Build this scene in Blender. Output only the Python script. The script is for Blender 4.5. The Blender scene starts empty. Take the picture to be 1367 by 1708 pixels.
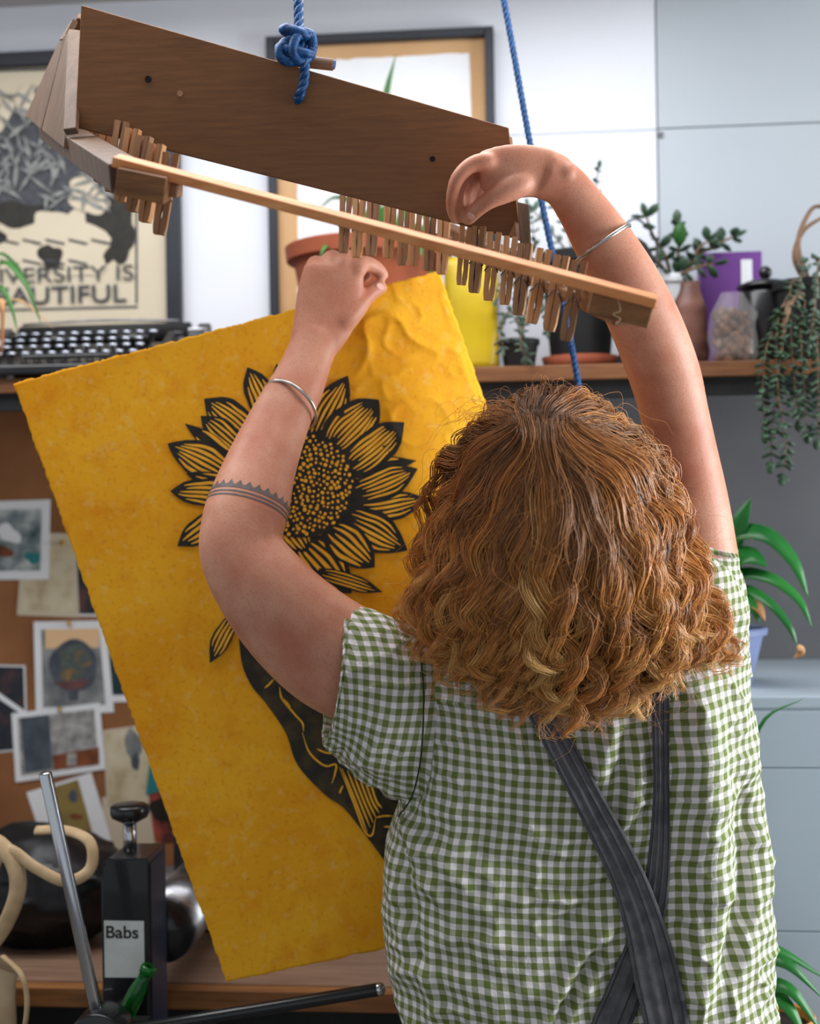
import bpy, math, random
import numpy as np
from mathutils import Vector, Matrix, Euler
from mathutils.bvhtree import BVHTree

# ------------------------------------------------------------------ camera
SC = bpy.context.scene
COL = SC.collection
F = 50.0 / 36.0 * 1708          # focal length in photo pixels
RHO = 0.015                      # slight camera roll
CAM = np.array([0.0, 0.0, 1.48])
RV = np.array([math.cos(RHO), 0, -math.sin(RHO)])
UV_ = np.array([math.sin(RHO), 0, math.cos(RHO)])
FV = np.array([0.0, 1.0, 0.0])
cd = bpy.data.cameras.new('camera')
cam = bpy.data.objects.new('camera', cd)
COL.objects.link(cam)
cam.location = CAM
cam.rotation_euler = (math.pi / 2, RHO, 0)
cd.sensor_fit = 'VERTICAL'
cd.sensor_height = 36.0
cd.sensor_width = 36.0
cd.lens = 50.0
cd.clip_start = 0.05
cd.dof.use_dof = True
cd.dof.focus_distance = 1.74
cd.dof.aperture_fstop = 3.2
SC.camera = cam
# ------------------------------------------------------------------ world, lights, exposure
w = bpy.data.worlds.new('overcast_sky')
SC.world = w
w.use_nodes = True
w.node_tree.nodes['Background'].inputs[0].default_value = (0.86, 0.93, 1.0, 1)
w.node_tree.nodes['Background'].inputs[1].default_value = 0.68


def area(name, loc, target, sx, sy, power, col):
    l = bpy.data.lights.new(name, 'AREA')
    l.shape = 'RECTANGLE'
    l.size, l.size_y, l.energy, l.color = sx, sy, power, col
    o = bpy.data.objects.new(name, l)
    COL.objects.link(o)
    o.location = loc
    o.rotation_euler = (Vector(target) - Vector(loc)).to_track_quat('-Z', 'Y').to_euler()
    return o


area('window_daylight', (2.45, 1.65, 1.40), (0.2, 1.80, 1.35), 1.4, 1.4, 125, (0.92, 0.97, 1.0))
area('skylight_daylight', (-0.45, 1.95, 2.60), (-0.45, 2.0, 0), 1.9, 0.9, 42, (0.97, 0.98, 1.0))
SC.view_settings.view_transform = 'Standard'
SC.view_settings.look = 'None'
SC.view_settings.gamma = 1.0
SC.view_settings.use_curve_mapping = False
SC.view_settings.exposure = -0.08

# ------------------------------------------------------------------ helpers
rng = np.random.default_rng(7)
random.seed(7)


def U(px, py, d):
    """photo pixel + depth in metres along the view axis -> world point"""
    a = (px - 683.5) / F
    b = (854.0 - py) / F
    return CAM + d * (FV + a * RV + b * UV_)


def proj(P):
    Q = np.asarray(P) - CAM
    return 683.5 + F * (Q @ RV) / Q[..., 1], 854 - F * (Q @ UV_) / Q[..., 1]


YAW = math.radians(5.4)
WALLD = 2.78
WM = Matrix.Translation((0, WALLD, 0)) @ Matrix.Rotation(-YAW, 4, 'Z')
WMI = WM.inverted()


def onw(px, py, t):
    """wall-frame point (x along wall, y = -t in front of the wall, z) seen at a photo pixel"""
    o = WMI @ Vector(CAM)
    p = WMI @ Vector(U(px, py, 1.0))
    dr = p - o
    k = (-t - o.y) / dr.y
    return o + dr * k


def lin(c):
    out = []
    for v in c[:3]:
        v = v / 255.0
        out.append(v / 12.92 if v <= 0.04045 else ((v + 0.055) / 1.055) ** 2.4)
    return (*out, 1.0)


def hash3(i, j, k, s):
    h = (i * 374761393 + j * 668265263 + k * 2147483647 + s * 974711) & 0xffffffff
    h = ((h ^ (h >> 13)) * 1274126177) & 0xffffffff
    return ((h ^ (h >> 16)) & 0xffff) / 65535.0


def vnoise(P, scale, seed=0):
    P = np.asarray(P, float) * scale
    if P.shape[-1] == 2:
        P = np.concatenate([P, np.zeros(P.shape[:-1] + (1,))], -1)
    I = np.floor(P).astype(np.int64)
    f = P - I
    f = f * f * (3 - 2 * f)
    r = 0
    for a in (0, 1):
        for b in (0, 1):
            for c in (0, 1):
                wt = (f[..., 0] if a else 1 - f[..., 0]) * (f[..., 1] if b else 1 - f[..., 1]) * (f[..., 2] if c else 1 - f[..., 2])
                r = r + wt * hash3(I[..., 0] + a, I[..., 1] + b, I[..., 2] + c, seed)
    return r * 2 - 1


def crom(pts, n):
    """Catmull-Rom through rows of pts, n samples in all"""
    P = np.asarray(pts, float)
    if len(P) == 2:
        t = np.linspace(0, 1, n)[:, None]
        return P[0] * (1 - t) + P[1] * t
    Q = np.vstack([2 * P[0] - P[1], P, 2 * P[-1] - P[-2]])
    out = []
    for s in np.linspace(0, len(P) - 1 - 1e-9, n):
        i = int(s)
        t = s - i
        a, b, c, d = Q[i], Q[i + 1], Q[i + 2], Q[i + 3]
        out.append(0.5 * (2 * b + (c - a) * t + (2 * a - 5 * b + 4 * c - d) * t * t + (3 * b - a - 3 * c + d) * t ** 3))
    return np.array(out)


def nrm(v):
    v = np.asarray(v, float)
    return v / (np.linalg.norm(v, axis=-1, keepdims=True) + 1e-12)


class MB:
    def __init__(self):
        self.v = []
        self.f = []
        self.n = 0

    def add(self, V, Fc):
        V = np.asarray(V, float).reshape(-1, 3)
        self.v.append(V)
        self.f += [tuple(i + self.n for i in fc) for fc in Fc]
        self.n += len(V)
        return self

    def box(self, c, s, M=None):
        c = np.asarray(c, float)
        h = np.asarray(s, float) / 2
        V = np.array([[x, y, z] for x in (-1, 1) for y in (-1, 1) for z in (-1, 1)]) * h
        if M is not None:
            V = V @ np.array(M).T[:3, :3]
        return self.add(V + c, [(0, 1, 3, 2), (4, 6, 7, 5), (0, 4, 5, 1), (2, 3, 7, 6), (0, 2, 6, 4), (1, 5, 7, 3)])

    def grid(self, G, close_u=False, flip=False):
        G = np.asarray(G, float)
        r, c = G.shape[:2]
        fs = []
        for i in range(r - 1):
            for j in range(c if close_u else c - 1):
                k = (j + 1) % c
                q = (i * c + j, i * c + k, (i + 1) * c + k, (i + 1) * c + j)
                fs.append(q[::-1] if flip else q)
        return self.add(G.reshape(-1, 3), fs)

    def rings(self, G, caps=True):
        G = np.asarray(G, float)
        r, c = G.shape[:2]
        n0 = self.n
        self.grid(G, True)
        if caps:
            self.f.append(tuple(n0 + j for j in range(c))[::-1])
            self.f.append(tuple(n0 + (r - 1) * c + j for j in range(c)))
        return self

    def tube(self, pts, r, seg=8, caps=True, flat=1.0, up=None):
        P = np.asarray(pts, float)
        r = np.broadcast_to(np.asarray(r, float), (len(P),))
        T = nrm(np.gradient(P, axis=0))
        up = np.array(up if up is not None else (0.31, 0.17, 0.93), float)
        if abs(T[0] @ nrm(up)) > 0.95:
            up = np.array((1.0, 0.2, 0.1))
        a = nrm(np.cross(T[0], up))
        G = []
        th = np.linspace(0, 2 * math.pi, seg, endpoint=False)
        for i in range(len(P)):
            a = nrm(a - T[i] * (a @ T[i]))
            b = np.cross(T[i], a)
            G.append(P[i] + r[i] * (np.cos(th)[:, None] * a + flat * np.sin(th)[:, None] * b))
        return self.rings(np.array(G), caps)

    def lathe(self, prof, seg=32, c=(0, 0, 0), M=None, caps=True):
        th = np.linspace(0, 2 * math.pi, seg, endpoint=False)
        G = np.array([[[r * math.cos(t), r * math.sin(t), z] for t in th] for r, z in prof])
        if M is not None:
            G = G @ np.array(M)[:3, :3].T
        return self.rings(G + np.asarray(c, float), caps)

    def ell(self, c, rad, seg=20, M=None):
        a = np.linspace(0.02, math.pi - 0.02, seg // 2 + 1)
        th = np.linspace(0, 2 * math.pi, seg, endpoint=False)
        G = np.array([[[math.sin(x) * math.cos(t), math.sin(x) * math.sin(t), -math.cos(x)] for t in th] for x in a]) * np.asarray(rad, float)
        if M is not None:
            G = G @ np.array(M)[:3, :3].T
        return self.rings(G + np.asarray(c, float), True)

    def prism(self, poly, h0, h1, fr=None):
        """2-D outline extruded between h0 and h1 along the third axis of frame fr (o, ex, ey, ez)"""
        poly = np.asarray(poly, float)
        n = len(poly)
        V = np.array([[x, y, h] for h in (h0, h1) for x, y in poly])
        if fr is not None:
            o, ex, ey, ez = [np.asarray(q, float) for q in fr]
            V = o + V[:, :1] * ex + V[:, 1:2] * ey + V[:, 2:3] * ez
        return self.add(V, [tuple(range(n))[::-1], tuple(range(n, 2 * n))] + [(i, (i + 1) % n, n + (i + 1) % n, n + i) for i in range(n)])

    def mesh(self, name, m=None, smooth=False):
        me = bpy.data.meshes.new(name)
        me.from_pydata(np.vstack(self.v).tolist(), [], self.f)
        me.validate()
        if m is not None:
            me.materials.append(m)
        if smooth:
            me.polygons.foreach_set('use_smooth', [True] * len(me.polygons))
        return me

    def build(self, name, m, parent=None, smooth=False, bevel=0, fix=True):
        me = self.mesh(name, m, smooth)
        if fix:
            fixn(me)
        o = bpy.data.objects.new(name, me)
        COL.objects.link(o)
        if parent is not None:
            o.parent = parent
        if bevel:
            b = o.modifiers.new('bevel', 'BEVEL')
            b.width = bevel
            b.segments = 2
            b.limit_method = 'ANGLE'
        return o


def fixn(me):
    import bmesh
    bm = bmesh.new()
    bm.from_mesh(me)
    bmesh.ops.recalc_face_normals(bm, faces=bm.faces)
    bm.to_mesh(me)
    bm.free()


def tag(o, label=None, cat=None, group=None, kind=None):
    if label:
        o['label'] = label
    if cat:
        o['category'] = cat
    if group:
        o['group'] = group
    if kind:
        o['kind'] = kind
    return o


def empty(name, label, cat, M=None, group=None):
    o = bpy.data.objects.new(name, None)
    COL.objects.link(o)
    o.empty_display_size = 0.05
    if M is not None:
        o.matrix_world = M
    return tag(o, label, cat, group)


def wall_thing(name, label, cat, p, rz=0, group=None):
    """Empty standing in the wall frame at local point p"""
    return empty(name, label, cat, WM @ Matrix.Translation(Vector(p)) @ Matrix.Rotation(rz, 4, 'Z'), group)


# ------------------------------------------------------------------ materials
def mat(name, col, rough=0.6, metal=0.0, col2=None, vs=12.0, stretch=(1, 1, 1), detail=4, bump=0.0, bs=150.0,
        spec=0.4, trans=0.0, sss=0.0, translucent=0.0, coat=0.0, ior=1.45, rot=(0, 0, 0), lo=0.35, hi=0.65, bstretch=None, alpha=1.0):
    m = bpy.data.materials.new(name)
    m.use_nodes = True
    nt = m.node_tree
    b = nt.nodes['Principled BSDF']
    I = b.inputs
    I['Base Color'].default_value = lin(col)
    I['Roughness'].default_value = rough
    I['Metallic'].default_value = metal
    I['Specular IOR Level'].default_value = spec
    I['Transmission Weight'].default_value = trans
    I['IOR'].default_value = ior
    I['Coat Weight'].default_value = coat
    I['Alpha'].default_value = alpha
    if sss:
        I['Subsurface Weight'].default_value = sss
        I['Subsurface Radius'].default_value = (0.012, 0.005, 0.003)
        I['Subsurface Scale'].default_value = 1.0
    tc = nt.nodes.new('ShaderNodeTexCoord')

    def mapping(st):
        mp = nt.nodes.new('ShaderNodeMapping')
        mp.inputs['Scale'].default_value = st
        mp.inputs['Rotation'].default_value = rot
        nt.links.new(tc.outputs['Object'], mp.inputs['Vector'])
        return mp
    if col2 is not None:
        mp = mapping(stretch)
        n = nt.nodes.new('ShaderNodeTexNoise')
        n.inputs['Scale'].default_value = vs
        n.inputs['Detail'].default_value = detail
        nt.links.new(mp.outputs[0], n.inputs['Vector'])
        r = nt.nodes.new('ShaderNodeValToRGB')
        r.color_ramp.elements[0].position = lo
        r.color_ramp.elements[1].position = hi
        r.color_ramp.elements[0].color = lin(col)
        r.color_ramp.elements[1].color = lin(col2)
        nt.links.new(n.outputs['Fac'], r.inputs['Fac'])
        nt.links.new(r.outputs['Color'], I['Base Color'])
    if bump:
        mp2 = mapping(bstretch or stretch)
        n2 = nt.nodes.new('ShaderNodeTexNoise')
        n2.inputs['Scale'].default_value = bs
        n2.inputs['Detail'].default_value = 3
        nt.links.new(mp2.outputs[0], n2.inputs['Vector'])
        bp = nt.nodes.new('ShaderNodeBump')
        bp.inputs['Strength'].default_value = bump
        bp.inputs['Distance'].default_value = 0.002
        nt.links.new(n2.outputs['Fac'], bp.inputs['Height'])
        nt.links.new(bp.outputs[0], I['Normal'])
    if translucent:
        out = nt.nodes['Material Output']
        t = nt.nodes.new('ShaderNodeBsdfTranslucent')
        mx = nt.nodes.new('ShaderNodeMixShader')
        mx.inputs[0].default_value = translucent
        if col2 is not None:
            nt.links.new(r.outputs['Color'], t.inputs['Color'])
        else:
            t.inputs['Color'].default_value = lin(col)
        nt.links.new(b.outputs[0], mx.inputs[1])
        nt.links.new(t.outputs[0], mx.inputs[2])
        nt.links.new(mx.outputs[0], out.inputs['Surface'])
    return m


def wood(name, c1, c2, axis=0, rough=0.6, vs=9.0, rot=(0, 0, 0), bump=0.15):
    st = [14.0, 14.0, 14.0]
    st[axis] = 1.0
    return mat(name, c1, rough, col2=c2, vs=vs, stretch=tuple(st), detail=6, bump=bump, bs=vs * 3, rot=rot, lo=0.3, hi=0.7)


M = {}
M['wall'] = mat('white_wall_paint', (216, 219, 226), 0.8, col2=(208, 212, 220), vs=2.0, bump=0.05, bs=60)
M['wall_grey'] = mat('grey_white_panel_paint', (176, 183, 189), 0.7, col2=(170, 177, 184), vs=2.0)
M['wall_dark'] = mat('dark_grey_panel_paint', (98, 98, 100), 0.8, col2=(88, 88, 92), vs=4.0)
M['ceiling'] = mat('ceiling_paint', (170, 166, 164), 0.85, col2=(160, 157, 156), vs=3.0)
M['floor'] = mat('floor_concrete', (120, 115, 110), 0.7, col2=(100, 96, 92), vs=6.0, bump=0.1)
M['wframe'] = mat('window_paint', (235, 235, 232), 0.5)
M['shelf'] = wood('shelf_pine', (128, 84, 50), (96, 60, 36), 0)
M['bench'] = wood('bench_top_wood', (142, 112, 92), (112, 86, 70), 0, rough=0.45)
M['bench_edge'] = wood('bench_edge_wood', (150, 98, 52), (110, 70, 36), 0)
M['cork'] = mat('pinboard_brown', (148, 100, 62), 0.85, col2=(122, 78, 46), vs=5.0, bump=0.3, bs=260)
M['black'] = mat('black_enamel', (16, 16, 18), 0.3, col2=(24, 24, 27), vs=20, coat=0.3)
M['black_matte'] = mat('black_matte', (17, 17, 18), 0.65, col2=(26, 26, 27), vs=25)
M['black_frame'] = mat('black_stained_frame', (28, 31, 38), 0.45, col2=(38, 42, 52), vs=8)
M['chrome'] = mat('polished_steel', (190, 192, 196), 0.18, metal=1.0)
M['silver'] = mat('silver_bangle', (205, 200, 192), 0.2, metal=1.0, col2=(180, 176, 170), vs=90)
M['steel'] = mat('brushed_steel', (150, 150, 152), 0.32, metal=1.0, col2=(120, 120, 124), vs=40)
M['white_paper'] = mat('white_paper', (226, 228, 230), 0.75, col2=(218, 220, 223), vs=8)
M['cream'] = mat('cream_print_paper', (200, 188, 166), 0.8, col2=(192, 180, 156), vs=5)
M['kraft'] = mat('kraft_mount_card', (196, 158, 116), 0.85, col2=(186, 147, 105), vs=6)
M['ink'] = mat('black_printing_ink', (24, 22, 18), 0.55, col2=(38, 34, 26), vs=60)
M['ink_grey'] = mat('grey_printing_ink', (72, 74, 78), 0.7, col2=(52, 54, 58), vs=70)
M['terracotta'] = mat('terracotta', (152, 80, 50), 0.8, col2=(128, 62, 38), vs=12, bump=0.1)
M['soil'] = mat('potting_soil', (42, 32, 26), 0.95, col2=(26, 20, 16), vs=60, bump=0.5)
M['leaf'] = mat('strap_leaf_green', (62, 116, 44), 0.4, col2=(36, 84, 30), vs=14, translucent=0.2)
M['leaf_dark'] = mat('dark_succulent_leaf', (58, 84, 60), 0.4, col2=(40, 62, 44), vs=25)
M['leaf_lily'] = mat('lily_leaf_green', (44, 122, 50), 0.3, col2=(24, 92, 40), vs=9, translucent=0.25)
M['leaf_dry'] = mat('dried_leaf_brown', (176, 138, 92), 0.7, col2=(150, 96, 60), vs=20)
M['leaf_grey'] = mat('grey_green_leaf', (96, 116, 100), 0.45, col2=(70, 92, 78), vs=25)
M['stem'] = mat('woody_stem', (128, 100, 78), 0.8, col2=(100, 76, 58), vs=40)
M['purple'] = mat('purple_card', (112, 64, 140), 0.55, col2=(104, 58, 132), vs=6)
M['yellow_pack'] = mat('yellow_pack_film', (184, 158, 8), 0.4, col2=(168, 140, 6), vs=9)
M['blue_pot'] = mat('blue_grey_glazed_pot', (112, 122, 156), 0.35, col2=(98, 108, 142), vs=6)
M['white_pot'] = mat('white_glazed_pot', (222, 224, 226), 0.3)
M['chest'] = mat('pale_blue_grey_painted_metal', (162, 174, 184), 0.45, col2=(154, 167, 178), vs=3)
M['bulbs'] = mat('brown_dried_bulbs', (108, 66, 36), 0.6, col2=(58, 34, 20), vs=45)
M['film'] = mat('clear_plastic_film', (235, 232, 228), 0.12, spec=0.9, alpha=0.10)
M['pink_bag'] = mat('dusty_pink_bag', (112, 74, 62), 0.45, col2=(78, 48, 42), vs=14)
M['bag'] = mat('black_glossy_bag', (12, 12, 13), 0.36, col2=(20, 20, 22), vs=10, bump=0.5, bs=20)
M['rope_cream'] = mat('cream_cotton_webbing', (206, 178, 140), 0.85, col2=(186, 158, 120), vs=40, bump=0.3, bs=300)
M['canvas'] = mat('cream_canvas', (204, 180, 148), 0.85, col2=(186, 160, 128), vs=18, bump=0.3, bs=400)
M['green_glass'] = mat('green_bottle_glass', (30, 150, 50), 0.08, trans=0.75, col2=(20, 128, 40), vs=5)
M['orange'] = mat('orange_ochre_pot', (206, 140, 66), 0.7, col2=(186, 120, 54), vs=10)
M['lilac'] = mat('lilac_cloth', (188, 186, 206), 0.8)
M['brass'] = mat('brass_pin', (196, 158, 78), 0.3, metal=1.0)
M['teal'] = mat('teal_card', (32, 118, 122), 0.6)
M['red_print'] = mat('red_print', (168, 76, 56), 0.7, col2=(70, 36, 34), vs=30)
M['key_top'] = mat('typewriter_key_top', (34, 36, 42), 0.25)
M['key_ring'] = mat('typewriter_key_ring', (176, 180, 190), 0.22, metal=1.0)
M['rope_blue'] = mat('blue_polypropylene_rope', (12, 78, 134), 0.45, col2=(7, 44, 88), vs=220, stretch=(1, 1, 1), bump=0.4, bs=500)
M['dowel'] = wood('dowel_wood', (118, 84, 62), (90, 60, 44), 0)
M['ply'] = wood('brown_hardboard', (122, 80, 46), (104, 67, 38), 0, vs=16, rot=(0, 0.27, 0), rough=0.55, bump=0.05)
M['ply_edge'] = wood('weathered_board', (104, 78, 57), (82, 60, 43), 2, vs=6)
M['pine'] = wood('pine_slat', (234, 162, 104), (208, 128, 74), 0, vs=7, rot=(0, 0.27, 0))
M['block'] = wood('chunky_block_wood', (150, 102, 62), (106, 68, 40), 0, vs=10)
M['peg'] = wood('weathered_peg_wood', (196, 144, 98), (164, 114, 74), 2, vs=8, bump=0.25)
M['peg_dark'] = wood('aged_peg_wood', (164, 120, 84), (128, 90, 62), 2, vs=8, bump=0.25)
M['spring'] = mat('peg_spring_wire', (92, 88, 86), 0.35, metal=1.0)
M['hole'] = mat('dark_drilled_hole', (22, 12, 8), 0.9)

# skin with freckles and flushed areas
m = mat('skin', (206, 150, 124), 0.48, col2=(184, 114, 88), vs=20, detail=3, bump=0.12, bs=420, spec=0.35, sss=0.12, lo=0.3, hi=0.75)
nt = m.node_tree
bsdf = nt.nodes['Principled BSDF']
src = bsdf.inputs['Base Color'].links[0].from_socket
tc = [n for n in nt.nodes if n.bl_idname == 'ShaderNodeTexCoord'][0]
nz = nt.nodes.new('ShaderNodeTexNoise')
nz.inputs['Scale'].default_value = 380
nz.inputs['Detail'].default_value = 1
nt.links.new(tc.outputs['Object'], nz.inputs['Vector'])
rp = nt.nodes.new('ShaderNodeValToRGB')
rp.color_ramp.elements[0].position = 0.52
rp.color_ramp.elements[1].position = 0.72
nt.links.new(nz.outputs['Fac'], rp.inputs['Fac'])
mlt = nt.nodes.new('ShaderNodeMath')
mlt.operation = 'MULTIPLY'
mlt.inputs[1].default_value = 0.36
nt.links.new(rp.outputs['Color'], mlt.inputs[0])
mx = nt.nodes.new('ShaderNodeMixRGB')
mx.inputs['Color2'].default_value = lin((168, 98, 72))
nt.links.new(mlt.outputs[0], mx.inputs['Fac'])
nt.links.new(src, mx.inputs['Color1'])
nt.links.new(mx.outputs[0], bsdf.inputs['Base Color'])
M['skin'] = m
M['tattoo'] = mat('tattoo_ink', (92, 82, 80), 0.55, col2=(110, 96, 92), vs=120)
M['eye'] = mat('eye_white', (236, 232, 226), 0.2)
M['denim'] = mat('charcoal_denim', (100, 98, 101), 0.9, col2=(78, 77, 81), vs=55, bump=0.3, bs=900)
M['denim_dark'] = mat('charcoal_denim_seam', (56, 57, 62), 0.9, col2=(46, 47, 52), vs=70, bump=0.3, bs=900)
M['thread'] = mat('dark_thread', (44, 50, 34), 0.8)
M['shoe'] = mat('black_leather', (24, 22, 22), 0.5)


def gingham():
    m = bpy.data.materials.new('green_gingham_cotton')
    m.use_nodes = True
    nt = m.node_tree
    b = nt.nodes['Principled BSDF']
    b.inputs['Roughness'].default_value = 0.9
    b.inputs['Specular IOR Level'].default_value = 0.2
    N = nt.nodes.new
    uv = N('ShaderNodeUVMap')
    uv.uv_map = 'cloth'
    wn = N('ShaderNodeTexNoise')
    wn.inputs['Scale'].default_value = 22
    sub = N('ShaderNodeVectorMath')
    sub.operation = 'MULTIPLY_ADD'
    sub.inputs[1].default_value = (0.004, 0.004, 0)
    nt.links.new(uv.outputs[0], wn.inputs['Vector'])
    nt.links.new(wn.outputs['Color'], sub.inputs[0])
    nt.links.new(uv.outputs[0], sub.inputs[2])
    sp = N('ShaderNodeSeparateXYZ')
    nt.links.new(sub.outputs[0], sp.inputs[0])
    fac = []
    for ax in (0, 1):
        mu = N('ShaderNodeMath')
        mu.operation = 'MULTIPLY'
        mu.inputs[1].default_value = 1 / 0.0151
        fr = N('ShaderNodeMath')
        fr.operation = 'PINGPONG'
        fr.inputs[1].default_value = 0.5
        mr = N('ShaderNodeMapRange')
        mr.interpolation_type = 'SMOOTHSTEP'
        mr.inputs['From Min'].default_value = 0.21
        mr.inputs['From Max'].default_value = 0.27
        nt.links.new(sp.outputs[ax], mu.inputs[0])
        nt.links.new(mu.outputs[0], fr.inputs[0])
        nt.links.new(fr.outputs[0], mr.inputs['Value'])
        fac.append(mr)
    ad = N('ShaderNodeMath')
    ad.operation = 'ADD'
    nt.links.new(fac[0].outputs[0], ad.inputs[0])
    nt.links.new(fac[1].outputs[0], ad.inputs[1])
    hf = N('ShaderNodeMath')
    hf.operation = 'MULTIPLY'
    hf.inputs[1].default_value = 0.5
    nt.links.new(ad.outputs[0], hf.inputs[0])
    rp = N('ShaderNodeValToRGB')
    rp.color_ramp.elements[0].color = lin((240, 233, 236))
    rp.color_ramp.elements[1].color = lin((110, 122, 64))
    e = rp.color_ramp.elements.new(0.5)
    e.color = lin((172, 173, 152))
    nt.links.new(hf.outputs[0], rp.inputs[0])
    nt.links.new(rp.outputs[0], b.inputs['Base Color'])
    # crinkled woven relief
    n2 = N('ShaderNodeTexNoise')
    n2.inputs['Scale'].default_value = 150
    n2.inputs['Detail'].default_value = 4
    nt.links.new(uv.outputs[0], n2.inputs['Vector'])
    bp = N('ShaderNodeBump')
    bp.inputs['Strength'].default_value = 0.45
    bp.inputs['Distance'].default_value = 0.004
    nt.links.new(n2.outputs['Fac'], bp.inputs['Height'])
    nt.links.new(bp.outputs[0], b.inputs['Normal'])
    tr = N('ShaderNodeBsdfTranslucent')
    nt.links.new(rp.outputs[0], tr.inputs['Color'])
    ms = N('ShaderNodeMixShader')
    ms.inputs[0].default_value = 0.12
    nt.links.new(b.outputs[0], ms.inputs[1])
    nt.links.new(tr.outputs[0], ms.inputs[2])
    nt.links.new(ms.outputs[0], nt.nodes['Material Output'].inputs['Surface'])
    return m


M['gingham'] = gingham()


def yellow_paper():
    m = mat('yellow_handmade_paper', (250, 192, 44), 0.75, col2=(238, 164, 22), vs=5, detail=6, bump=0.22, bs=120, spec=0.25, lo=0.35, hi=0.7)
    nt = m.node_tree
    b = nt.nodes['Principled BSDF']
    src = b.inputs['Base Color'].links[0].from_socket
    tc = [n for n in nt.nodes if n.bl_idname == 'ShaderNodeTexCoord'][0]
    prev = src
    for sc, lo, hi, col, amt in ((26, 0.50, 0.72, (228, 134, 12), 0.38), (70, 0.56, 0.72, (244, 208, 120), 0.35), (160, 0.55, 0.7, (222, 140, 20), 0.4)):
        n = nt.nodes.new('ShaderNodeTexNoise')
        n.inputs['Scale'].default_value = sc
        n.inputs['Detail'].default_value = 3
        nt.links.new(tc.outputs['Object'], n.inputs['Vector'])
        mr = nt.nodes.new('ShaderNodeMapRange')
        mr.inputs['From Min'].default_value = lo
        mr.inputs['From Max'].default_value = hi
        mr.inputs['To Max'].default_value = amt
        nt.links.new(n.outputs['Fac'], mr.inputs['Value'])
        x = nt.nodes.new('ShaderNodeMixRGB')
        x.inputs['Color2'].default_value = lin(col)
        nt.links.new(mr.outputs[0], x.inputs['Fac'])
        nt.links.new(prev, x.inputs['Color1'])
        prev = x.outputs[0]
    nt.links.new(prev, b.inputs['Base Color'])
    t = nt.nodes.new('ShaderNodeBsdfTranslucent')
    nt.links.new(prev, t.inputs['Color'])
    ms = nt.nodes.new('ShaderNodeMixShader')
    ms.inputs[0].default_value = 0.25
    nt.links.new(b.outputs[0], ms.inputs[1])
    nt.links.new(t.outputs[0], ms.inputs[2])
    nt.links.new(ms.outputs[0], nt.nodes['Material Output'].inputs['Surface'])
    return m


M['yellow'] = yellow_paper()
M['yellow_line'] = mat('bare_yellow_paper_line', (240, 178, 48), 0.75, col2=(226, 160, 36), vs=60)


def hair_mat():
    m = bpy.data.materials.new('copper_blonde_hair')
    m.use_nodes = True
    nt = m.node_tree
    b = nt.nodes['Principled BSDF']
    b.inputs['Roughness'].default_value = 0.32
    b.inputs['Specular IOR Level'].default_value = 0.55
    at = nt.nodes.new('ShaderNodeAttribute')
    at.attribute_name = 'tone'
    rp = nt.nodes.new('ShaderNodeValToRGB')
    cr = rp.color_ramp
    cr.elements[0].position = 0.0
    cr.elements[0].color = lin((78, 52, 34))
    cr.elements[1].position = 1.0
    cr.elements[1].color = lin((248, 200, 124))
    for p, c in ((0.25, (138, 94, 60)), (0.5, (190, 126, 72)), (0.75, (228, 156, 80))):
        e = cr.elements.new(p)
        e.color = lin(c)
    nt.links.new(at.outputs['Fac'], rp.inputs[0])
    nt.links.new(rp.outputs[0], b.inputs['Base Color'])
    tr = nt.nodes.new('ShaderNodeBsdfTranslucent')
    nt.links.new(rp.outputs[0], tr.inputs['Color'])
    ms = nt.nodes.new('ShaderNodeMixShader')
    ms.inputs[0].default_value = 0.25
    nt.links.new(b.outputs[0], ms.inputs[1])
    nt.links.new(tr.outputs[0], ms.inputs[2])
    nt.links.new(ms.outputs[0], nt.nodes['Material Output'].inputs['Surface'])
    return m


M['hair'] = hair_mat()
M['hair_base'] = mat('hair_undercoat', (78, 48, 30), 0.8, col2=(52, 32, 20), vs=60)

# ================================================================== SETTING
def wbox(name, x0, x1, y0, y1, z0, z1, m, parent=None, bevel=0):
    """axis-aligned box in the wall frame"""
    b = MB().box(((x0 + x1) / 2, (y0 + y1) / 2, (z0 + z1) / 2), (x1 - x0, y1 - y0, z1 - z0))
    o = b.build(name, m, parent, bevel=bevel)
    if parent is None:
        o.matrix_world = WM
    return o


CEIL = 2.505
wb = tag(wbox('wall_back', -3.3, 2.42, 0.02, 0.16, 0, CEIL + 0.1, M['wall']), kind='structure')
seam = onw(1097, 300, 0).x
hz = onw(1097, 216, 0).z
SHZ = onw(1150, 607, 0.30).z           # shelf top height
for x0, x1, z0, z1, mm in ((-3.3, seam - 0.0015, hz + 0.001, CEIL, 'wall'), (-3.3, seam - 0.0015, 0.0, hz - 0.001, 'wall'),
                           (seam + 0.0015, 2.42, hz + 0.003, CEIL, 'wall_grey'), (seam + 0.0015, 2.42, 0.0, hz, 'wall_grey')):
    wbox('wall_panel', x0, x1, 0.0, 0.02, z0, z1, M[mm], wb)
p = onw(1102, 226, 0)
o = MB().lathe([(0.0, 0.0), (0.006, 0.0), (0.006, 0.002), (0.004, 0.004), (0.0, 0.0045)], 16, p, Matrix.Rotation(math.pi / 2, 3, 'X')).build('wall_screw', M['steel'], wb, True)
dk = onw(1230, 1112, 0)
wbox('lower_panel', onw(660, 900, 0).x, 2.4, -0.012, 0.0, 0.1, SHZ - 0.03, M['wall_dark'], wb)

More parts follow.
